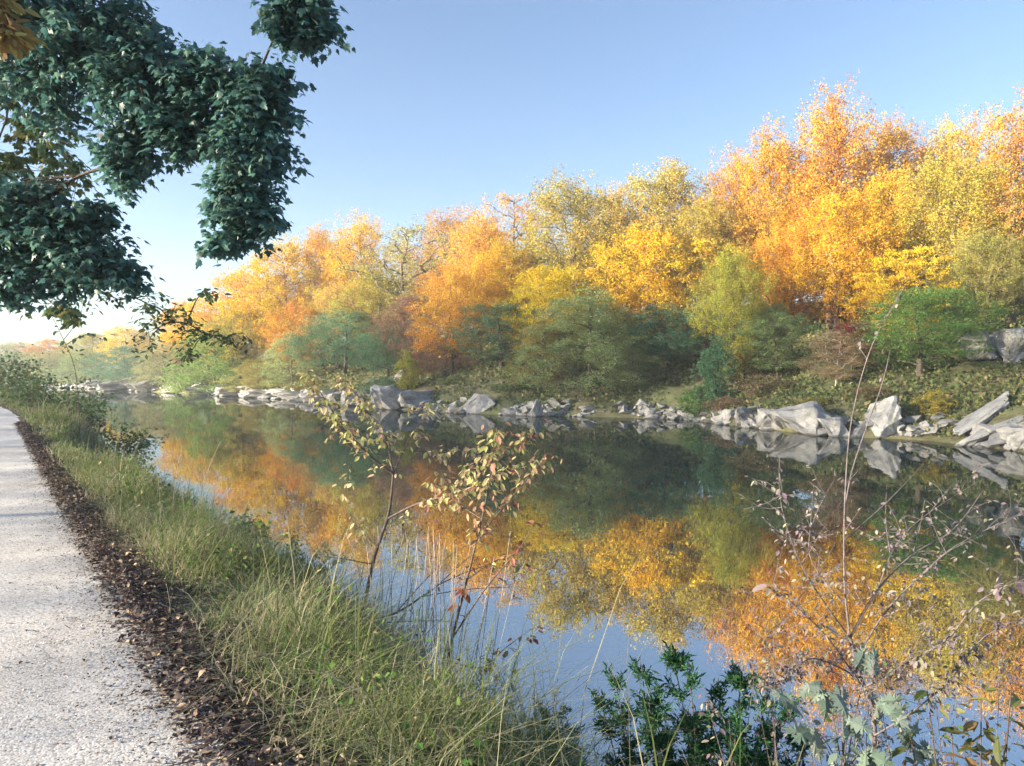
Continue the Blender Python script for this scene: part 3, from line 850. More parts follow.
for i, (px, wl, wp, hp, tone, lab, v, tilt) in enumerate(BL):
    Y = 2220 / (wl - HZ) + .25
    x = (px - 512) / F * Y
    hw = wp / F * Y / 2; h = hp / F * Y
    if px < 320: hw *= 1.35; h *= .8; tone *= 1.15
    z0 = -.25
    if "set back" in lab:
        Y = 63; x = (px - 512) / F * Y; hw = wp / F * Y / 2; h = hp / F * Y + .3; z0 = CAM_H - (wl - HZ) / F * Y - .3
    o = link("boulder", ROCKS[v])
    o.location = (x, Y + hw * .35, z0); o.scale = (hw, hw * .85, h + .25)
    o.rotation_euler = (tilt[0], tilt[1], _rot.uniform(-.5, .5))
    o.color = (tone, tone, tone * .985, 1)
    setup(o, lab, "rock", "rocks along the far shore")

# tilted slabs and the ledge wall at the right
def slab(p0, p1, width, thick, tone, lab, v):
    p0 = Vector(p0); p1 = Vector(p1); d = p1 - p0
    o = link("rock_slab", ROCKS[v])
    L = d.length
    z = Vector((-d.x * d.z, -d.y * d.z, d.x * d.x + d.y * d.y)).normalized()
    y = z.cross(d.normalized())
    from mathutils import Matrix
    Mx = Matrix((d.normalized(), y, z)).transposed().to_4x4()
    o.matrix_world = Matrix.Translation((p0 + p1) / 2 - z * thick * .5) @ Mx @ Matrix.Diagonal((L / 2, width / 2, thick, 1))
    o.color = (tone, tone, tone * .98, 1)
    setup(o, lab, "rock", "rocks along the far shore")
slab(at(945, 443, 30), at(1014, 394, 31.5), 1.3, .5, 1.2, "upper long pale slab tilted down to the water at the right", 1)
slab(at(962, 449, 28.8), at(1034, 402, 30), 1.3, .55, 1.15, "lower long pale slab tilted beside the upper one at the right", 3)
slab(at(985, 452, 27.8), at(1054, 420, 28.8), 1.4, .6, 1.0, "short grey slab lowest of the tilted ones by the right edge", 5)
slab(at(968, 352, 36), at(1003, 349, 36.5), 1.6, 1.9, .9, "left grey block of the rock ledge below the thin rusty tree", 4)
slab(at(996, 348, 35.5), at(1050, 345, 36), 2.0, 2.1, 1.1, "right pale block of the rock ledge cut by the photo's edge", 6)

def rubble():
    r = np.random.default_rng(12)
    b = MB()
    src = [np.array([v.co[:] for v in m.vertices]) for m in ROCKS[:3]]
    low = []
    for s in range(4):
        u = rnd_unit(9, np.random.default_rng(40 + s))
        bm = bmesh.new()
        for q in u: bm.verts.new(q)
        bmesh.ops.convex_hull(bm, input=bm.verts)
        bm.verts.ensure_lookup_table()
        low.append((np.array([v.co[:] for v in bm.verts]), np.array([[v.index for v in f.verts] for f in bm.faces if len(f.verts) == 3])))
        bm.verts.index_update(); low[-1] = (low[-1][0], np.array([[v.index for v in f.verts] for f in bm.faces if len(f.verts) == 3])); bm.free()
    for k in range(1900):
        i = r.integers(12, len(SHc) - 4); a, c = SHc[i], SHc[i + 1]
        q = a + (c - a) * r.random()
        n = np.array([c[1] - a[1], -(c[0] - a[0])]); n /= np.linalg.norm(n)
        d = r.normal() * .5 + .5
        q = q + n * d
        dd = float(far_d(np.array([q[0]]), np.array([q[1]]))[0])
        if dd < -.6 or mnoise.noise(Vector((q[0] * .22, q[1] * .22, 3.))) < -.08: continue
        s = abs(r.normal()) * .17 + .07
        if q[1] > 60: s *= 2.2
        V, f = low[r.integers(4)]
        th = r.random() * 6.28; ct, st = math.cos(th), math.sin(th)
        W = V * np.array([s * 1.3, s, s * .7]); W = np.stack([W[:, 0] * ct - W[:, 1] * st, W[:, 0] * st + W[:, 1] * ct, W[:, 2]], 1)
        b.add(W + [q[0], q[1], zfar(q[0], q[1]) + s * .2], [f])
    o = link("shore_rubble", b.mesh("shore_rubble"), M_ROCK); o.color = (1.05, 1.05, 1.03, 1)
    setup(o, "small broken stones strewn along the far waterline", "rubble", kind="stuff")
rubble()

# ------------------------------------------------------------------ near bank: grass, litter, pebbles
def ground_near(t, p):
    x, y = pathpt(t, p)
    z = near_z(p, t) + .02 + np.where(p > 0, np.clip(p, 0, .8) * .12, 0) * fbm(x, y, 1.1, 9.2)
    return x, y, z

def blades(name, n, trange, prange, hgt, wid, lean, mat, label, seed, mask=None, tpow=1.):
    r = np.random.default_rng(seed)
    t = trange[0] + (trange[1] - trange[0]) * r.random(n) ** tpow
    p = prange[0] + (prange[1] - prange[0]) * r.random(n)
    x, y, z = ground_near(t, p)
    if mask is not None:
        k = mask(t, p, x, y, r); t, p, x, y, z = t[k], p[k], x[k], y[k], z[k]
    k = z > -.02 + .05 * r.random(len(z)); t, p, x, y, z = t[k], p[k], x[k], y[k], z[k]
    n = len(t)
    dist = np.hypot(x, y)
    sc_ = np.clip(dist / 9, 1, 4)
    h = hgt * (.4 + 1.1 * r.random(n) ** 1.8) * (1 + .9 * np.clip(fbm(x, y, 1.1, 6.), -.9, 1)) * np.interp(p, [0, .5, 1.2, 3], [.45, .8, 1.1, 1.1]) * np.interp(t, [5, 12, 16, 19, 24, 27, 30, 33, 38, 44], [1, .95, .65, .45, .45, 1.0, 1.0, .5, .5, 1.1])
    w = wid * (.6 + .9 * r.random(n) ** 2) * sc_
    th = r.random(n) * 6.28; le = lean * h * (.2 + 1.1 * r.random(n))
    dirx, diry = np.cos(th) * le, np.sin(th) * le
    sx, sy = -np.sin(th) * w / 2, np.cos(th) * w / 2
    lev = [0, .38, .72, 1.0]
    V = np.zeros((n, 7, 3))
    for i, s in enumerate(lev):
        cx = x + dirx * s ** 2; cy = y + diry * s ** 2; cz = z - .03 + h * (s - .28 * lean * s ** 3)
        if i < 3:
            k = (1, .85, .55)[i]
            V[:, 2 * i] = np.stack([cx - sx * k, cy - sy * k, cz], 1); V[:, 2 * i + 1] = np.stack([cx + sx * k, cy + sy * k, cz], 1)
        else:
            V[:, 6] = np.stack([cx, cy, cz], 1)
    off = (np.arange(n) * 7)[:, None]
    b = MB()
    b.add(V.reshape(-1, 3), [np.concatenate([off + np.array([[0, 1, 3, 2]]), off + np.array([[2, 3, 5, 4]])]), off + np.array([[4, 5, 6]])])
    o = link(name, b.mesh(name), mat); setup(o, label, "grass", kind="stuff")

def patchy(lo, seed):
    return lambda t, p, x, y, r: (fbm(x, y, .7, seed) + r.normal(size=len(x)) * .25 > lo) & (p > .18 + .5 * r.random(len(p)) ** 1.5 + .35 * fbm(x, y, 1.6, seed + 3))
blades("grass", 46000, (-3, 14), (.3, 3.0), .36, .006, 1.1, M_GRASS, "green and yellowing grass on the canal bank", 1, patchy(-.35, 2.), 1.)
blades("grass", 36000, (14, 70), (.25, 3.0), .42, .008, .7, M_GRASS, "green grass on the bank farther along the path", 2, patchy(-.6, 2.), 1.5)
blades("dry_grass", 52000, (-3, 15), (.2, 2.9), .40, .0048, 1.7, M_STRAW, "dry straw coloured grass beside the leaf litter", 3, patchy(-.55, 7.), 1.)
blades("dry_grass", 26000, (15, 70), (.2, 3.0), .5, .008, .9, M_STRAW, "dry grass on the bank farther along the path", 4, patchy(-.6, 7.), 1.5)
blades("tall_grass", 16000, (2, 60), (.6, 2.9), .62, .007, .9, M_GRASS, "taller fresh green grass clumps along the water's edge", 6, lambda t, p, x, y, r: (fbm(x, y, 1.4, 31.) + r.normal(size=len(x)) * .1 > .22), 1.5)
blades("seeding_stems", 2600, (0, 40), (.4, 2.6), .85, .005, .5, M_STRAW, "scattered tall straw stems rising above the bank grass", 9, lambda t, p, x, y, r: fbm(x, y, .9, 41.) > -.05, 1.4)
blades("verge_grass", 12000, (2, 90), (-8, -3.15), .35, .01, .8, M_GRASS, "grass on the left verge of the path", 5, None, 1.5)

def herbs():
    r = np.random.default_rng(33)
    n = 26000
    t = -2 + 75 * r.random(n) ** 1.6; p = .5 + 2.6 * r.random(n)
    x, y, z = ground_near(t, p)
    k = (fbm(x, y, .8, 12.) + r.normal(size=n) * .15 > .12) & (z > 0)
    t, p, x, y, z = t[k], p[k], x[k], y[k], z[k]; n = len(t)
    C = np.stack([x, y, z + .05 + r.random(n) * .5 * np.interp(t, [0, 12, 16, 24, 28, 32, 38, 60], [.6, .9, .4, .4, 1.4, .5, .5, 2.5])], 1)
    L = MB(); L.leaves(C, r.normal(size=(n, 3)) * .6 + [0, 0, .6], r.normal(size=(n, 3)), np.interp(t, [0, 15, 70], [.028, .055, .2]) * (.4 + r.random(n)), KITE)
    o = link("bank_herbs", L.mesh("bank_herbs"), M_HERB); setup(o, "low leafy herbs mixed into the grass of the near bank", "ground cover", kind="stuff")
herbs()

def litter():
    r = np.random.default_rng(21)
    n = 42000
    t = -1 + 28 * r.random(n) ** 1.7
    p = np.where(r.random(n) < .75,   .15 + .16 * r.normal(size=n), .75 + .45 * r.normal(size=n))
    # strip is wider close to the camera
    p = p * np.interp(t, [0, 4, 10, 20], [1.05, .85, .55, .4])
    k = (p > -.6) & (p < 2.2); t, p = t[k], p[k]
    tc_ = -1.5 + 16 * r.random(16000) ** 1.3; pc_ = .12 - .2 * r.exponential(size=16000)
    kc = pc_ > -3; tc_, pc_ = tc_[kc], pc_[kc]; ncr = len(tc_)
    # a few loose leaves out on the gravel
    t2 = 1 + 16 * r.random(260); p2 = -3 * r.random(260)
    t = np.concatenate([t, t2, tc_]); p = np.concatenate([p, p2, pc_]); n = len(t)
    x, y, z = ground_near(t, p)
    C = np.stack([x, y, z + .012 + .03 * r.random(n) * (p > 0)], 1)
    N = np.array([0, 0, 1.]) + r.normal(size=(n, 3)) * np.where(p > 0, .45, .12)[:, None]
    S = .036 * (.3 + 1.2 * r.random(n) ** 1.8) * np.where(p > -.1, 1, .6)
    S[-ncr:] = .007 + .012 * r.random(ncr) ** 2
    b = MB()
    curl = (OVAL[0] * np.array([1.3, 1, 3.]), OVAL[1])
    b.leaves(C, N, r.normal(size=(n, 3)), S, curl)
    # crumbled twigs
    for _ in range(160):
        tq = -1 + 12 * r.random(); pq_ = .25 + .25 * r.normal()
        xx, yy, zz = ground_near(np.array([tq]), np.array([pq_])); a = r.random() * 6.28; l = .04 + .1 * r.random()
        b.tube([[xx[0], yy[0], zz[0] + .02], [xx[0] + math.cos(a) * l, yy[0] + math.sin(a) * l, zz[0] + .03]], [.003, .002], 4)
    o = link("leaf_litter", b.mesh("leaf_litter"), M_LITTER); setup(o, "dark leaf litter along the right edge of the path", "leaf litter", kind="stuff")
litter()

def pebbles():
    r = np.random.default_rng(22)
    n = 9000
    t = -1.5 + 13 * r.random(n) ** 1.4; p = -3.0 * r.random(n) + .25
    x, y = pathpt(t, p)
    z = PATH_Z + .012 + .03 * (1 - ((p + 1.5) / 1.65) ** 2)
    s = .0028 + .0045 * r.random(n) ** 2
    base = np.array([[1, 0, .1], [.2, .9, -.1], [-.9, .3, 0], [-.3, -.9, .1], [.1, 0, .8]])
    V = base[None] * s[:, None, None] * (1 + .4 * r.normal(size=(n, 5, 1)))
    th = r.random(n) * 6.28
    X = V[..., 0] * np.cos(th)[:, None] - V[..., 1] * np.sin(th)[:, None]; Yv = V[..., 0] * np.sin(th)[:, None] + V[..., 1] * np.cos(th)[:, None]
    V = np.stack([X + x[:, None], Yv + y[:, None], V[..., 2] + z[:, None] + .002], -1)
    off = (np.arange(n) * 5)[:, None]
    b = MB(); b.add(V.reshape(-1, 3), [np.concatenate([off + np.array([q]) for q in ([0, 1, 4], [1, 2, 4], [2, 3, 4], [3, 0, 4])])])
    o = link("loose_gravel", b.mesh("loose_gravel"), leaf_mat("pebble", [(0, (.30, .28, .265)), (.5, (.58, .56, .535)), (1, (.78, .76, .74))], hue=.01, val=.3, trans=0., patch=0))
    setup(o, "loose gravel lying on the towpath", "gravel", kind="stuff")
pebbles()

# ------------------------------------------------------------------ plants of the near bank
def bez(P, n=14):
    """smooth curve through control points"""
    P = np.asarray(P, float); m = len(P)
    u = np.linspace(0, m - 1, n); out = []
    for q in u:
        i = min(int(q), m - 2); f = q - i
        p0, p1, p2, p3 = P[max(i - 1, 0)], P[i], P[i + 1], P[min(i + 2, m - 1)]
        out.append(.5 * ((2 * p1) + (-p0 + p2) * f + (2 * p0 - 5 * p1 + 4 * p2 - p3) * f * f + (-p0 + 3 * p1 - 3 * p2 + p3) * f ** 3))
    return np.array(out)

class Plant:
    def __init__(self, name, loc, label, cat, mat_w, mat_l, seed, group=None):
        self.loc = np.asarray(loc, float); self.root = empty(name, self.loc); setup(self.root, label, cat, group)
        self.rs = 1.; self.w = MB(); self.l = MB(); self.mw, self.ml = mat_w, mat_l; self.r = np.random.default_rng(seed); self.extra = []
    def branch(self, P, r0, r1, n=14, sides=6, wob=.0):
        c = bez(P, n)
        if wob: c[1:-1] += self.r.normal(size=(n - 2, 3)) * wob
        self.w.tube(c - self.loc, np.linspace(r0, r1, n) * self.rs, sides)
        return c
    def leaf_on(self, c, n, size, tmpl, f0=.2, f1=1., droop=.6, spread=.04, target=None, stalk=.0):
        b = self.l if target is None else target
        r = self.r
        u = (f0 + (f1 - f0) * r.random(n)) * (len(c) - 1); i = np.minimum(u.astype(int), len(c) - 2); f = (u - i)[:, None]
        pos = c[i] * (1 - f) + c[i + 1] * f
        out = r.normal(size=(n, 3)); out[:, 2] *= .4; out /= np.linalg.norm(out, axis=1, keepdims=True)
        pos2 = pos + out * spread * r.random(n)[:, None]
        T = out + np.array([0, 0, -droop]) + r.normal(size=(n, 3)) * .25
        N = np.array([0, 0, 1.]) + out * droop * .8 + r.normal(size=(n, 3)) * .5
        b.leaves(pos2 - self.loc, N, T, size * (.6 + .7 * r.random(n)), tmpl)
    def done(self, leafname="leaves", woodname="stem"):
        if self.w.n: link(woodname, self.w.mesh(woodname, True), self.mw, self.root)
        if self.l.n: link(leafname, self.l.mesh(leafname), self.ml, self.root)
        return self.root

def bankp(px, Y):
    """point on the near bank surface under picture column px at depth Y"""
    x = (px - 512) / F * Y
    # perpendicular distance from the path edge
    a = R(35.4); p = (x - .9) * math.cos(a) + Y * math.sin(a); t = -(x - .9) * math.sin(a) + Y * math.cos(a)
    return np.array([x, Y, float(ground_near(np.array([t]), np.array([p]))[2][0])]), p

# sapling with pale yellow leaves
def sapling_yellow():
    b0, _ = bankp(358, 7.4); b0[2] -= .05
    s = Plant("sapling", b0, "leaning sapling with pale yellow leaves reaching over the water from the grass", "sapling", M_TWIG, M_YELLOWLEAF, 5)
    Y = 7.4
    fork = at(393, 474, 7.6)
    c0 = s.branch([b0, at(372, 565, Y), at(388, 515, 7.5), fork], .020, .013, 14)
    c1 = s.branch([fork, at(365, 452, 7.5), at(335, 415, 7.4), at(308, 372, 7.3)], .014, .003)
    c1b = s.branch([fork, at(385, 440, 7.7), at(362, 405, 7.8), at(345, 378, 7.9)], .010, .002)
    c2 = s.branch([fork, at(404, 450, 7.7), at(420, 422, 7.8), at(428, 402, 7.9)], .009, .002)
    c3 = s.branch([at(386, 520, 7.5), at(415, 505, 7.3), at(450, 495, 7.1), at(490, 480, 6.9), at(525, 462, 6.8)], .014, .003)
    c4 = s.branch([at(450, 495, 7.1), at(470, 470, 7.2), at(495, 452, 7.3)], .006, .002)
    c5 = s.branch([at(404, 450, 7.7), at(440, 452, 7.9), at(480, 447, 8.1)], .005, .0015)
    c6 = s.branch([at(372, 565, Y), at(345, 560, 7.2), at(318, 555, 7.0), at(300, 535, 6.9)], .007, .0015)
    c7 = s.branch([at(378, 548, 7.4), at(352, 520, 7.6), at(345, 480, 7.7)], .006, .0015)
    tw = []
    for c, n in ((c1, 12), (c1b, 9), (c2, 4), (c3, 12), (c4, 5), (c5, 6), (c6, 4), (c7, 4)):
        for k in range(n):
            i = int((.25 + .75 * s.r.random()) * (len(c) - 1)); a = c[i]
            d = s.r.normal(size=3) * np.array([.13, .13, .10]) + np.array([0, 0, -.02])
            tw.append(s.branch([a, a + d * .6 + [0, 0, .02], a + d * 1.1], .003, .001, 5, 4))
    for c, n in ((c1, 130), (c1b, 100), (c2, 20), (c3, 110), (c4, 45), (c5, 36), (c6, 26), (c7, 20)):
        s.leaf_on(c, int(n * 1.35), .066, OVAL, .3, 1., .9, .12)
    for c in tw: s.leaf_on(c, 6, .064, OVAL, .3, 1, .9, .04)
    s.leaf_on(c2, 14, .07, OVAL, .85, 1, .6, .07)
    s.done()
sapling_yellow()

def sapling_brown():
    b0, _ = bankp(428, 6.3); b0[2] -= .05
    s = Plant("sapling", b0, "upright thin sapling with yellow top leaves and brown lower leaves beside the dry stalks", "sapling", M_TWIG, M_MIXLEAF, 6)
    Y = 6.1
    c0 = s.branch([b0, at(452, 640, Y), at(472, 560, Y), at(486, 500, Y), at(497, 428, Y)], .014, .003, 22)
    c1 = s.branch([at(452, 640, Y), at(485, 590, 5.9), at(520, 548, 5.8), at(537, 520, 5.7)], .008, .002)
    c2 = s.branch([at(440, 660, Y), at(480, 670, 5.9), at(505, 650, 5.8), at(532, 630, 5.7)], .007, .002)
    c3 = s.branch([at(480, 535, Y), at(510, 500, 6.3), at(535, 470, 6.4), at(548, 452, 6.4)], .006, .0015)
    c4 = s.branch([at(482, 520, Y), at(455, 500, 6.3), at(440, 470, 6.4)], .005, .0015)
    c5 = s.branch([at(490, 470, Y), at(515, 445, 6.2), at(535, 432, 6.3)], .004, .0015)
    c6 = s.branch([at(468, 580, Y), at(500, 560, 6.4), at(525, 570, 6.5)], .004, .0015)
    for c, n, f0 in ((c0, 90, .55), (c3, 50, .2), (c4, 26, .3), (c5, 34, .2), (c6, 20, .3)):
        s.leaf_on(c, int(n * 1.7), .068, OVAL, f0, 1, 1.2, .15)
    low = MB()
    for c, n in ((c1, 26), (c2, 34)):
        s.leaf_on(c, n, .062, OVAL, .35, 1, .7, .10, target=low)
    s.leaf_on(c0, 12, .085, OVAL, .3, .5, 1.0, .07, target=low)
    s.done()
    o = link("leaves", low.mesh("lower_leaves"), M_BROWNLEAF, s.root); o["label"] = "red brown lower leaves"
sapling_brown()

def dead_branch():
    b0 = at(352, 627, 7.0)
    s = Plant("fallen_branch", b0, "bare dark dead branch reaching from the bank out over the water", "branch", M_TWIG, M_BROWNLEAF, 8)
    g0, _ = bankp(335, 6.9)
    c = s.branch([g0, b0, at(400, 612, 7.0), at(440, 585, 7.1), at(500, 560, 7.3)], .018, .003, 20, wob=.004)
    for a, q, e in ((.35, (430, 622), (470, 625)), (.5, (445, 560), (470, 545)), (.65, (470, 590), (520, 588)), (.75, (480, 548), (505, 530))):
        p = c[int(a * 19)]
        s.branch([p, at(*q, 7.1), at(*e, 7.3)], .006, .0015, 8, 5)
    s.leaf_on(c, 10, .05, OVAL, .5, 1, .7, .08)
    s.done()
dead_branch()

# dry stalks
_lab_st = "tall dry pale stalks standing at the water's edge in front of the sky reflection"
def stalks():
    c0, _ = bankp(420, 6.4)
    s = Plant("dry_stalks", c0, _lab_st, "stalks", surf_mat("dry_stalk", [(.3, (.34, .27, .21)), (.7, (.60, .52, .42))], 20, bump=0), M_SEED, 9)
    for k in range(60):
        px = s.r.uniform(365, 475); Y = s.r.uniform(5.9, 6.9)
        b0, p = bankp(px, Y)
        top = at(px + s.r.normal() * 18 + 14, s.r.uniform(525, 640), Y + s.r.normal() * .1)
        mid = (b0 + top) / 2 + s.r.normal(size=3) * .03
        s.branch([b0, mid, top], .0055, .0022, 8, 4)
    s.done("seed_heads", "stalks")
stalks()

# bare shrub at the right
def bare_shrub():
    b0, _ = bankp(868, 3.35); b0[2] -= .05
    s = Plant("bare_shrub", b0, "bare branched shrub with shrivelled lilac grey leaves in the right foreground", "shrub", M_TWIG_GREY, M_LILAC, 10)
    s.rs = .75
    J = at(852, 640, 3.3)
    c0 = s.branch([b0, at(878, 760, 3.32), at(866, 690, 3.3), J], .016, .011)
    tall = s.branch([J, at(846, 580, 3.35), at(846, 500, 3.4), at(852, 420, 3.4), at(872, 345, 3.4), at(905, 285, 3.4)], .0065, .0016, 26)
    t2 = s.branch([at(846, 508, 3.4), at(853, 470, 3.45), at(866, 430, 3.5), at(882, 385, 3.5), at(890, 350, 3.5)], .005, .0015)
    l1 = s.branch([J, at(822, 598, 3.2), at(800, 560, 3.1), at(782, 505, 3.05), at(780, 455, 3.05)], .006, .0015, 20)
    l2 = s.branch([at(845, 605, 3.3), at(812, 560, 3.4), at(815, 520, 3.5), at(835, 480, 3.55)], .004, .0012)
    l3 = s.branch([at(866, 690, 3.3), at(830, 640, 3.1), at(800, 610, 3.0), at(770, 585, 2.95)], .005, .0015)
    r1 = s.branch([J, at(880, 590, 3.4), at(915, 555, 3.5), at(955, 530, 3.6), at(985, 490, 3.7)], .008, .002, 20)
    r2 = s.branch([at(858, 660, 3.3), at(890, 610, 3.3), at(925, 575, 3.35), at(960, 545, 3.4), at(1035, 508, 3.5)], .007, .002, 20)
    r3 = s.branch([at(880, 590, 3.4), at(898, 545, 3.6), at(928, 515, 3.8), at(985, 478, 4.0)], .005, .0012)
    r4 = s.branch([at(866, 690, 3.3), at(905, 668, 3.1), at(950, 640, 3.0), at(985, 600, 2.95), at(1040, 575, 2.9)], .007, .002, 20)
    r5 = s.branch([at(875, 740, 3.3), at(915, 715, 3.2), at(955, 680, 3.1), at(985, 640, 3.1), at(1035, 615, 3.1)], .006, .002)
    m1 = s.branch([at(846, 540, 3.37), at(880, 510, 3.5), at(905, 485, 3.6), at(925, 463, 3.7)], .0035, .001)
    m2 = s.branch([at(892, 556, 3.45), at(887, 520, 3.5), at(888, 480, 3.5)], .003, .001)
    m3 = s.branch([at(915, 552, 3.5), at(922, 525, 3.5), at(926, 500, 3.5)], .003, .001)
    l4 = s.branch([at(862, 680, 3.3), at(815, 660, 3.1), at(790, 680, 3.0), at(760, 690, 2.9)], .005, .0015)
    cs = [tall, t2, l1, l2, l3, r1, r2, r3, r4, r5, m1, m2, m3, l4]
    tw = []
    for c in (l1, l2, l3, r1, r2, r3, r4, r5, l4, tall):
        for k in range(26 if c is not tall else 6):
            i = int((.15 + .8 * s.r.random()) * (len(c) - 1)); a = c[i]
            d = s.r.normal(size=3) * np.array([.10, .10, .06]) + np.array([0, 0, .06])
            tw.append(s.branch([a, a + d * .5 + s.r.normal(size=3) * .012, a + d * 1.2], .0022, .0008, 6, 4))
    for c, n in ((r1, 24), (r2, 40), (r4, 130), (r5, 220), (l4, 110), (l3, 60), (l1, 20), (l2, 14), (t2, 8), (tall, 14), (r3, 14), (c0, 130)):
        s.leaf_on(c, n, .026, OVAL, .15, 1, .9, .05)
    for c in tw: s.leaf_on(c, 5, .024, OVAL, .2, 1, .9, .03)
    for k in range(7):
        c = cs[s.r.integers(4, 10)]; s.leaf_on(c, 2, .055, OVAL, .3, 1, .9, .03)
    s.done()
bare_shrub()

# juniper like evergreen bush
def evergreen(px, Y, tops, label, seed, dens=1., size=.05):
    b0, _ = bankp(px, Y); b0[2] -= .03
    s = Plant("evergreen_shrub", b0, label, "shrub", M_TWIG, M_CEDAR, seed, "evergreen shrubs on the near bank")
    for (qx, qy, dY) in tops:
        e = at(qx, qy, Y + dY)
        m = b0 * .45 + e * .55 + np.array([0, 0, -.08]) + s.r.normal(size=3) * .04
        c = s.branch([b0 + s.r.normal(size=3) * .05 * [1, 1, 0], m, e], .008, .002, 12)
        for k in range(int(15 * dens)):
            i = int((.3 + .7 * s.r.random()) * 11); a = c[min(i, 11)]
            d = s.r.normal(size=3); d[2] = abs(d[2]) * .6; d *= .13 * (1.25 - i / 14) / np.linalg.norm(d)
            tw = s.branch([a, a + d * .5, a + d + [0, 0, .03]], .002, .0008, 5, 4)
            m_ = 64
            u = s.r.random(m_); pos = tw[0] + (tw[-1] - tw[0]) * u[:, None] + s.r.normal(size=(m_, 3)) * .012
            T = (tw[-1] - tw[0]) / .1 + s.r.normal(size=(m_, 3)) * .8
            s.l.leaves(pos - s.loc, s.r.normal(size=(m_, 3)), T, size * .75 * (.5 + .8 * s.r.random(m_)), (KITE[0] * np.array([.34, 1, 1]), KITE[1]))
    s.done("needles", "stem")
evergreen(705, 3.6, [(598, 690, 0), (612, 668, -.1), (640, 660, .1), (672, 645, .1), (690, 665, -.2), (720, 680, .2), (745, 668, .1), (770, 690, -.1), (795, 700, .1), (650, 705, -.2), (690, 712, .2), (740, 712, -.2), (775, 730, .2), (625, 735, .1), (665, 740, 0), (720, 740, .1), (760, 750, -.2), (810, 735, 0)],
          "dark green evergreen bush at the bottom of the photo in front of the yellow reflection", 31, 2.1)
evergreen(548, 4.6, [(530, 722, 0), (545, 705, .1), (560, 715, 0), (572, 735, .1), (538, 745, 0), (556, 740, -.1), (520, 745, .1)],
          "small feathery green bush at the bottom edge left of the large evergreen", 32, 1.1)

# seed-headed goldenrod stems
def goldenrod(px, Y, tip, label, seed):
    b0, _ = bankp(px, Y); b0[2] -= .03
    s = Plant("goldenrod", b0, label, "wildflower", M_TWIG, M_HERB, seed, "pale goldenrod stems on the near bank")
    e = at(*tip, Y)
    c = s.branch([b0, (b0 + e) / 2 + [-.03, 0, .05], e], .004, .0015, 14, 5)
    s.leaf_on(c, 40, .06, (OVAL[0] * np.array([.5, 1, 1]), OVAL[1]), .1, .8, .5, .01)
    fl = MB(); s.leaf_on(c, 110, .016, OVAL, .72, 1., .1, .022, target=fl)
    s.done()
    link("flower_head", fl.mesh("flower_head"), M_SEED, s.root)
goldenrod(640, 3.5, (668, 720), "pale yellow goldenrod spike before the left half of the evergreen bush", 41)
goldenrod(615, 3.6, (612, 758), "short pale goldenrod tip at the bottom edge left of the evergreen bush", 42)
goldenrod(478, 5.2, (492, 640), "cream flower spike beside the thin sapling's stem", 43)
goldenrod(498, 5.0, (520, 650), "cream flower spike leaning right of the thin sapling", 44)
goldenrod(555, 4.7, (556, 690), "cream flower spike above the small feathery bush", 45)

# pale sage plant with big ragged leaves
def sage():
    b0, _ = bankp(840, 2.75); b0[2] -= .03
    s = Plant("sage_plant", b0, "pale grey green plant with big ragged leaves below the bare shrub", "plant", M_TWIG_GREY, M_SAGE, 51)
    top = at(845, 690, 2.7)
    c = s.branch([b0, (b0 + top) / 2 + [.02, 0, 0], top], .008, .004, 12)
    for (qx, qy, d, sz, tx, tz) in ((828, 690, 0, .17, -.5, -.8), (868, 672, .05, .16, .5, .75), (880, 705, -.05, .15, .7, -.4), (850, 725, -.1, .17, .3, -.9), (820, 735, 0, .20, -.9, -.45), (795, 705, .1, .13, -.9, .3), (905, 735, .05, .17, .9, -.5), (870, 752, -.08, .16, .1, -.9), (845, 705, .1, .14, 0, .9), (925, 750, 0, .15, .8, -.2)):
        p = at(qx, qy, 2.7 + d)
        s.branch([c[8], (c[8] + p) / 2 + [0, 0, .03], p], .003, .0015, 6, 4)
        N = np.array([[.15, -.75, .65]]) + s.r.normal(size=(1, 3)) * .25
        k = 6
        T = np.array([[tx, -.1, tz]]) + s.r.normal(size=(k, 3)) * .45
        s.l.leaves((p - s.loc)[None] + s.r.normal(size=(k, 3)) * .012, N + s.r.normal(size=(k, 3)) * .35, T, sz * .62 * s.r.uniform(.6, 1.1, k), RAGGED)
        s.leaf_on(np.array([c[6], c[8], p]), 8, .045, OVAL, .3, 1, .6, .06)
    s.done()
sage()

def tangle():
    b0, _ = bankp(900, 3.0); b0[2] -= .03
    s = Plant("dry_weeds", b0, "tangle of thin dry weed stems with small lilac grey leaves at the foot of the bare shrub", "weeds", M_TWIG_GREY, M_LILAC, 57)
    green = MB()
    for k in range(30):
        px = s.r.uniform(755, 1040); Y = s.r.uniform(2.8, 3.7)
        q, _ = bankp(px, Y); q[2] = max(q[2], -.05)
        e = at(px + s.r.normal() * 35, s.r.uniform(625, 735), Y + s.r.normal() * .15)
        c = s.branch([q, (q + e) / 2 + s.r.normal(size=3) * .05, e], .0035, .001, 12, 4)
        s.leaf_on(c, 34, .026, OVAL, .35, 1, .8, .05)
        s.leaf_on(c, 12, .035, OVAL, .3, .9, .6, .05, target=green)
        for i in range(6):
            a = c[s.r.integers(5, 12)]; d = s.r.normal(size=3) * .06 + [0, 0, .05]
            w2 = s.branch([a, a + d * .6, a + d * 1.3], .0016, .0007, 5, 4); s.leaf_on(w2, 7, .022, OVAL, .2, 1, .8, .025)
    s.done()
    link("leaves", green.mesh("green_leaves"), M_HERB, s.root)["label"] = "green lower leaves"
tangle()

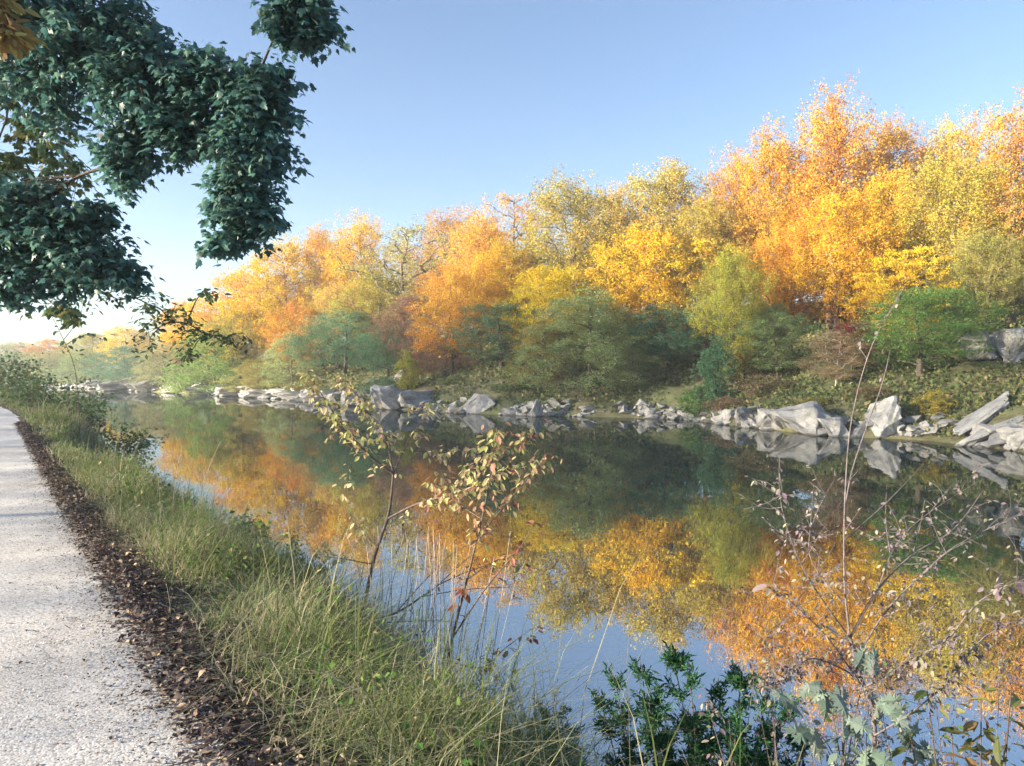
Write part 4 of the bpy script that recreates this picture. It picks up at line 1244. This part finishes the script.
def ochre():
    b0, _ = bankp(985, 2.6); b0[2] -= .03
    s = Plant("ochre_plant", b0, "olive brown plant with long drooping leaves in the bottom right corner", "plant", M_TWIG, M_OCHRE, 52)
    LONG = (OVAL[0] * np.array([.75, 1, 1.6]), OVAL[1])
    for (tx, ty, dY) in ((930, 690, 0), (985, 700, .1), (1015, 690, -.1), (955, 735, 0), (1010, 735, .1), (915, 745, .1), (985, 755, -.1)):
        e = at(tx, ty, 2.6 + dY)
        c = s.branch([b0, (b0 + e) / 2 + [0, 0, .05], e], .005, .002, 10, 5)
        s.leaf_on(c, 40, .068, LONG, .4, 1, .4, .07)
    s.done()
ochre()

# leafy weeds on the near bank farther along
def weed(px, Y, h, w, label, seed, n=700, mat=None, leaf=.07):
    b0, p = bankp(px, Y)
    s = Plant("weed", b0, label, "weed", M_TWIG, mat or M_HERB, seed, "leafy weeds along the near shore")
    k = 9
    for i in range(k):
        a = s.r.random() * 6.28; q = w / 2 * s.r.random() ** .5
        e = b0 + np.array([math.cos(a) * q, math.sin(a) * q, h * s.r.uniform(.6, 1.05)])
        c = s.branch([b0 + np.array([math.cos(a) * q * .3, math.sin(a) * q * .3, -.05]), (b0 + e) / 2 + s.r.normal(size=3) * .05, e], .006, .002, 8, 4)
        s.leaf_on(c, n // k, leaf, KITE, .15, 1., .5, w * .2)
    s.done()
weed(258, 12.8, .8, 1.3, "green weeds leaning into the sky reflection beside the sapling", 61, 1600, leaf=.07)
weed(305, 10.2, .6, .8, "nearest clump of green weeds by the foot of the leaning sapling", 72, 1100, leaf=.05)
weed(282, 11.6, .9, 1.0, "tall green weeds just behind the nearest weed clump", 73, 1200, leaf=.06)
weed(130, 24, 1.5, 2.0, "tall olive weed clump left of the white reflection patch", 64, 1000, leaf=.12)
weed(112, 29, 1.6, 2.4, "dark green weed clump before the farthest white reflection", 65, 900, leaf=.14)
weed(60, 38, 2.4, 4.0, "pale green bushy weeds past the bend of the path", 66, 1100, leaf=.2)
weed(85, 45, 3.0, 5.0, "bright yellow green bush at the end of the near bank", 67, 1100, leaf=.22)
weed(28, 33, 1.5, 3.0, "brownish weeds where the path leaves the photo", 68, 900, mat=M_OLIVE, leaf=.16)
weed(35, 52, 3.2, 6.0, "grey green bush far along the near bank at the left", 69, 1100, leaf=.24)
weed(5, 46, 2.6, 5.0, "dull bush at the left edge beyond the path", 70, 1000, mat=M_OLIVE, leaf=.22)

def sparse_sapling():
    b0, _ = bankp(80, 22); b0[2] -= .1
    s = Plant("sapling", b0, "thin leaning sapling with few leaves standing against the bright horizon at the left", "sapling", M_TWIG, M_OLIVE, 71)
    c = s.branch([b0, at(76, 375, 22), at(64, 340, 22), at(44, 300, 22)], .014, .006)
    c2 = s.branch([at(64, 340, 22), at(80, 318, 22), at(84, 300, 22)], .012, .005)
    c3 = s.branch([at(66, 345, 22), at(85, 335, 22.5), at(100, 338, 22.5)], .012, .005)
    for q in (c, c2, c3): s.leaf_on(q, 22, .17, OVAL, .45, 1, .4, .35)
    s.done()
sparse_sapling()

# ------------------------------------------------------------------ overhanging trees at the left
def big_tree(name, base, trunk_pts, r0, lumps, mat, label, seed, leaf=.088, tmpl=MAPLE, dens=3.6, bark=M_BARK):
    base = np.asarray(base, float)
    s = Plant(name, base, label, "tree", bark, mat, seed)
    r = s.r
    tr = s.branch([base - [0, 0, .3]] + [np.asarray(q, float) for q in trunk_pts], r0, r0 * .35, 24, 10)
    nodes = [tr[i] for i in range(8, 24)]
    small = MB()
    for (c, rx, ry, rz, n) in lumps:
        c = np.asarray(c, float)
        P = np.array(nodes); dv = c - P
        cost = np.linalg.norm(dv, axis=1) + np.where(dv[:, 2] < 0, -dv[:, 2] * .6, 0)
        a = P[int(np.argmin(cost))]
        L = np.linalg.norm(c - a)
        bc = s.branch([a, a + (c - a) * .5 + np.array([0, 0, .12 * L]), c], min(.018 * L ** .5, .03), .008, 12, 6)
        nodes += [bc[5], bc[8], bc[11]]
        nsp = max(int(n * dens / 22), 4)
        for k in range(nsp):
            u = rnd_unit(1, r)[0] * 1.12 * r.random() ** .42
            e = c + u * np.array([rx, ry, rz])
            st = bc[r.integers(5, 12)]
            d = e - st
            sp = s.branch([st, st + d * .55 + [0, 0, .08 * np.linalg.norm(d)], e + [0, 0, -.05]], .006, .0018, 8, 4)
            s.leaf_on(sp, 22, leaf, tmpl, .45, 1., .9, .17) if c[1] < 10.9 or name != 'maple_tree' else s.leaf_on(sp, 16, .095, OVAL, .2, 1., .6, .2, target=small)
    s.done("crown", "trunk")
    if small.n: link("drooping_leaves", small.mesh("drooping_leaves"), M_SPRAY, s.root)["label"] = "small grey green leaves on the lowest twigs"

def lump(px, py, Y, rpx, rpy, n, rz=None):
    k = Y / F
    return (at(px, py, Y), rpx * k, (rz or min(rpx, rpy) * 1.1) * k, rpy * k, n)
zb = 1.45
big_tree("maple_tree", (-6.4, -1.6, zb), [(-6.5, -1.4, 3.5), (-6.6, 0.0, 5.6), (-6.7, 2.6, 7.6), (-6.6, 4.2, 9.4), (-6.4, 5.6, 10.6)], .28,
    [lump(20, 40, 8.8, 70, 60, 700), lump(95, 40, 8.6, 75, 60, 900), lump(150, 90, 8.5, 55, 60, 700), lump(60, 105, 8.9, 45, 40, 260),
     lump(215, 85, 8.3, 45, 36, 480), lump(268, 100, 8.1, 38, 40, 480), lump(255, 155, 8.1, 44, 42, 520), lump(240, 205, 8.0, 36, 34, 330), lump(262, 228, 8.0, 26, 22, 160), lump(225, 243, 8.0, 20, 14, 90),
     lump(128, 165, 8.4, 26, 34, 260), lump(190, 130, 8.3, 40, 34, 400),
     lump(300, 8, 7.9, 38, 22, 330), lump(318, 36, 7.9, 24, 14, 110), lump(283, 32, 7.9, 14, 16, 70),
     lump(25, 225, 8.7, 60, 48, 700), lump(75, 245, 8.6, 50, 44, 560), lump(110, 265, 8.5, 34, 26, 230), lump(40, 275, 8.7, 60, 24, 330), lump(95, 212, 8.5, 26, 18, 110), lump(130, 275, 8.5, 24, 14, 60), lump(0, 300, 8.8, 26, 22, 90),
     lump(120, 300, 11, 24, 10, 24), lump(150, 305, 11.5, 26, 12, 40), lump(172, 322, 12, 26, 18, 60), lump(205, 335, 12.5, 34, 18, 60), lump(150, 338, 12, 22, 20, 40), lump(205, 290, 12, 26, 8, 14), lump(235, 345, 12.5, 20, 16, 24), lump(190, 355, 12.5, 30, 14, 40),
     ((-7.5, 8.6, 9.5), 2.0, 1.8, 1.4, 700), ((-9.8, 8.0, 9.8), 2.2, 2.0, 1.6, 700), ((-10.5, 9.6, 6.8), 1.8, 1.8, 1.4, 500), ((-5.5, 8.4, 9.2), 2.0, 1.5, 1.0, 600)],
    M_OVER, "dark green maple whose leafy boughs hang in from the top left over the path", 81)
big_tree("olive_tree", (-18.5, 3.6, 2.6), [(-18.2, 4.4, 5), (-17.0, 7.0, 7.6), (-15.4, 10.5, 9.8)], .13,
    [lump(10, 120, 15, 60, 50, 420), lump(60, 140, 15, 45, 40, 320), lump(-10, 190, 15, 60, 40, 320), lump(75, 175, 14.6, 26, 22, 90), lump(30, 165, 15.2, 60, 30, 260), lump(10, 60, 15, 60, 40, 300), lump(30, 295, 14.5, 40, 18, 60), lump(60, 310, 14.3, 26, 14, 26)],
    M_OLIVE, "lighter olive green tree behind the dark maple at the left edge", 82, leaf=.16, dens=1.1)
big_tree("rusty_tree", (-5.2, -2.4, 1.5), [(-5.3, -1.8, 3.4), (-5.4, 0.6, 5.2), (-5.2, 3.4, 6.4)], .08,
    [lump(2, 18, 5.2, 20, 26, 60), lump(-30, 5, 5.2, 36, 36, 160), lump(10, 40, 5.2, 12, 10, 22)],
    M_RUST, "rusty yellow leaved tree showing only a few leaves in the top left corner", 83, leaf=.10, tmpl=OVAL)
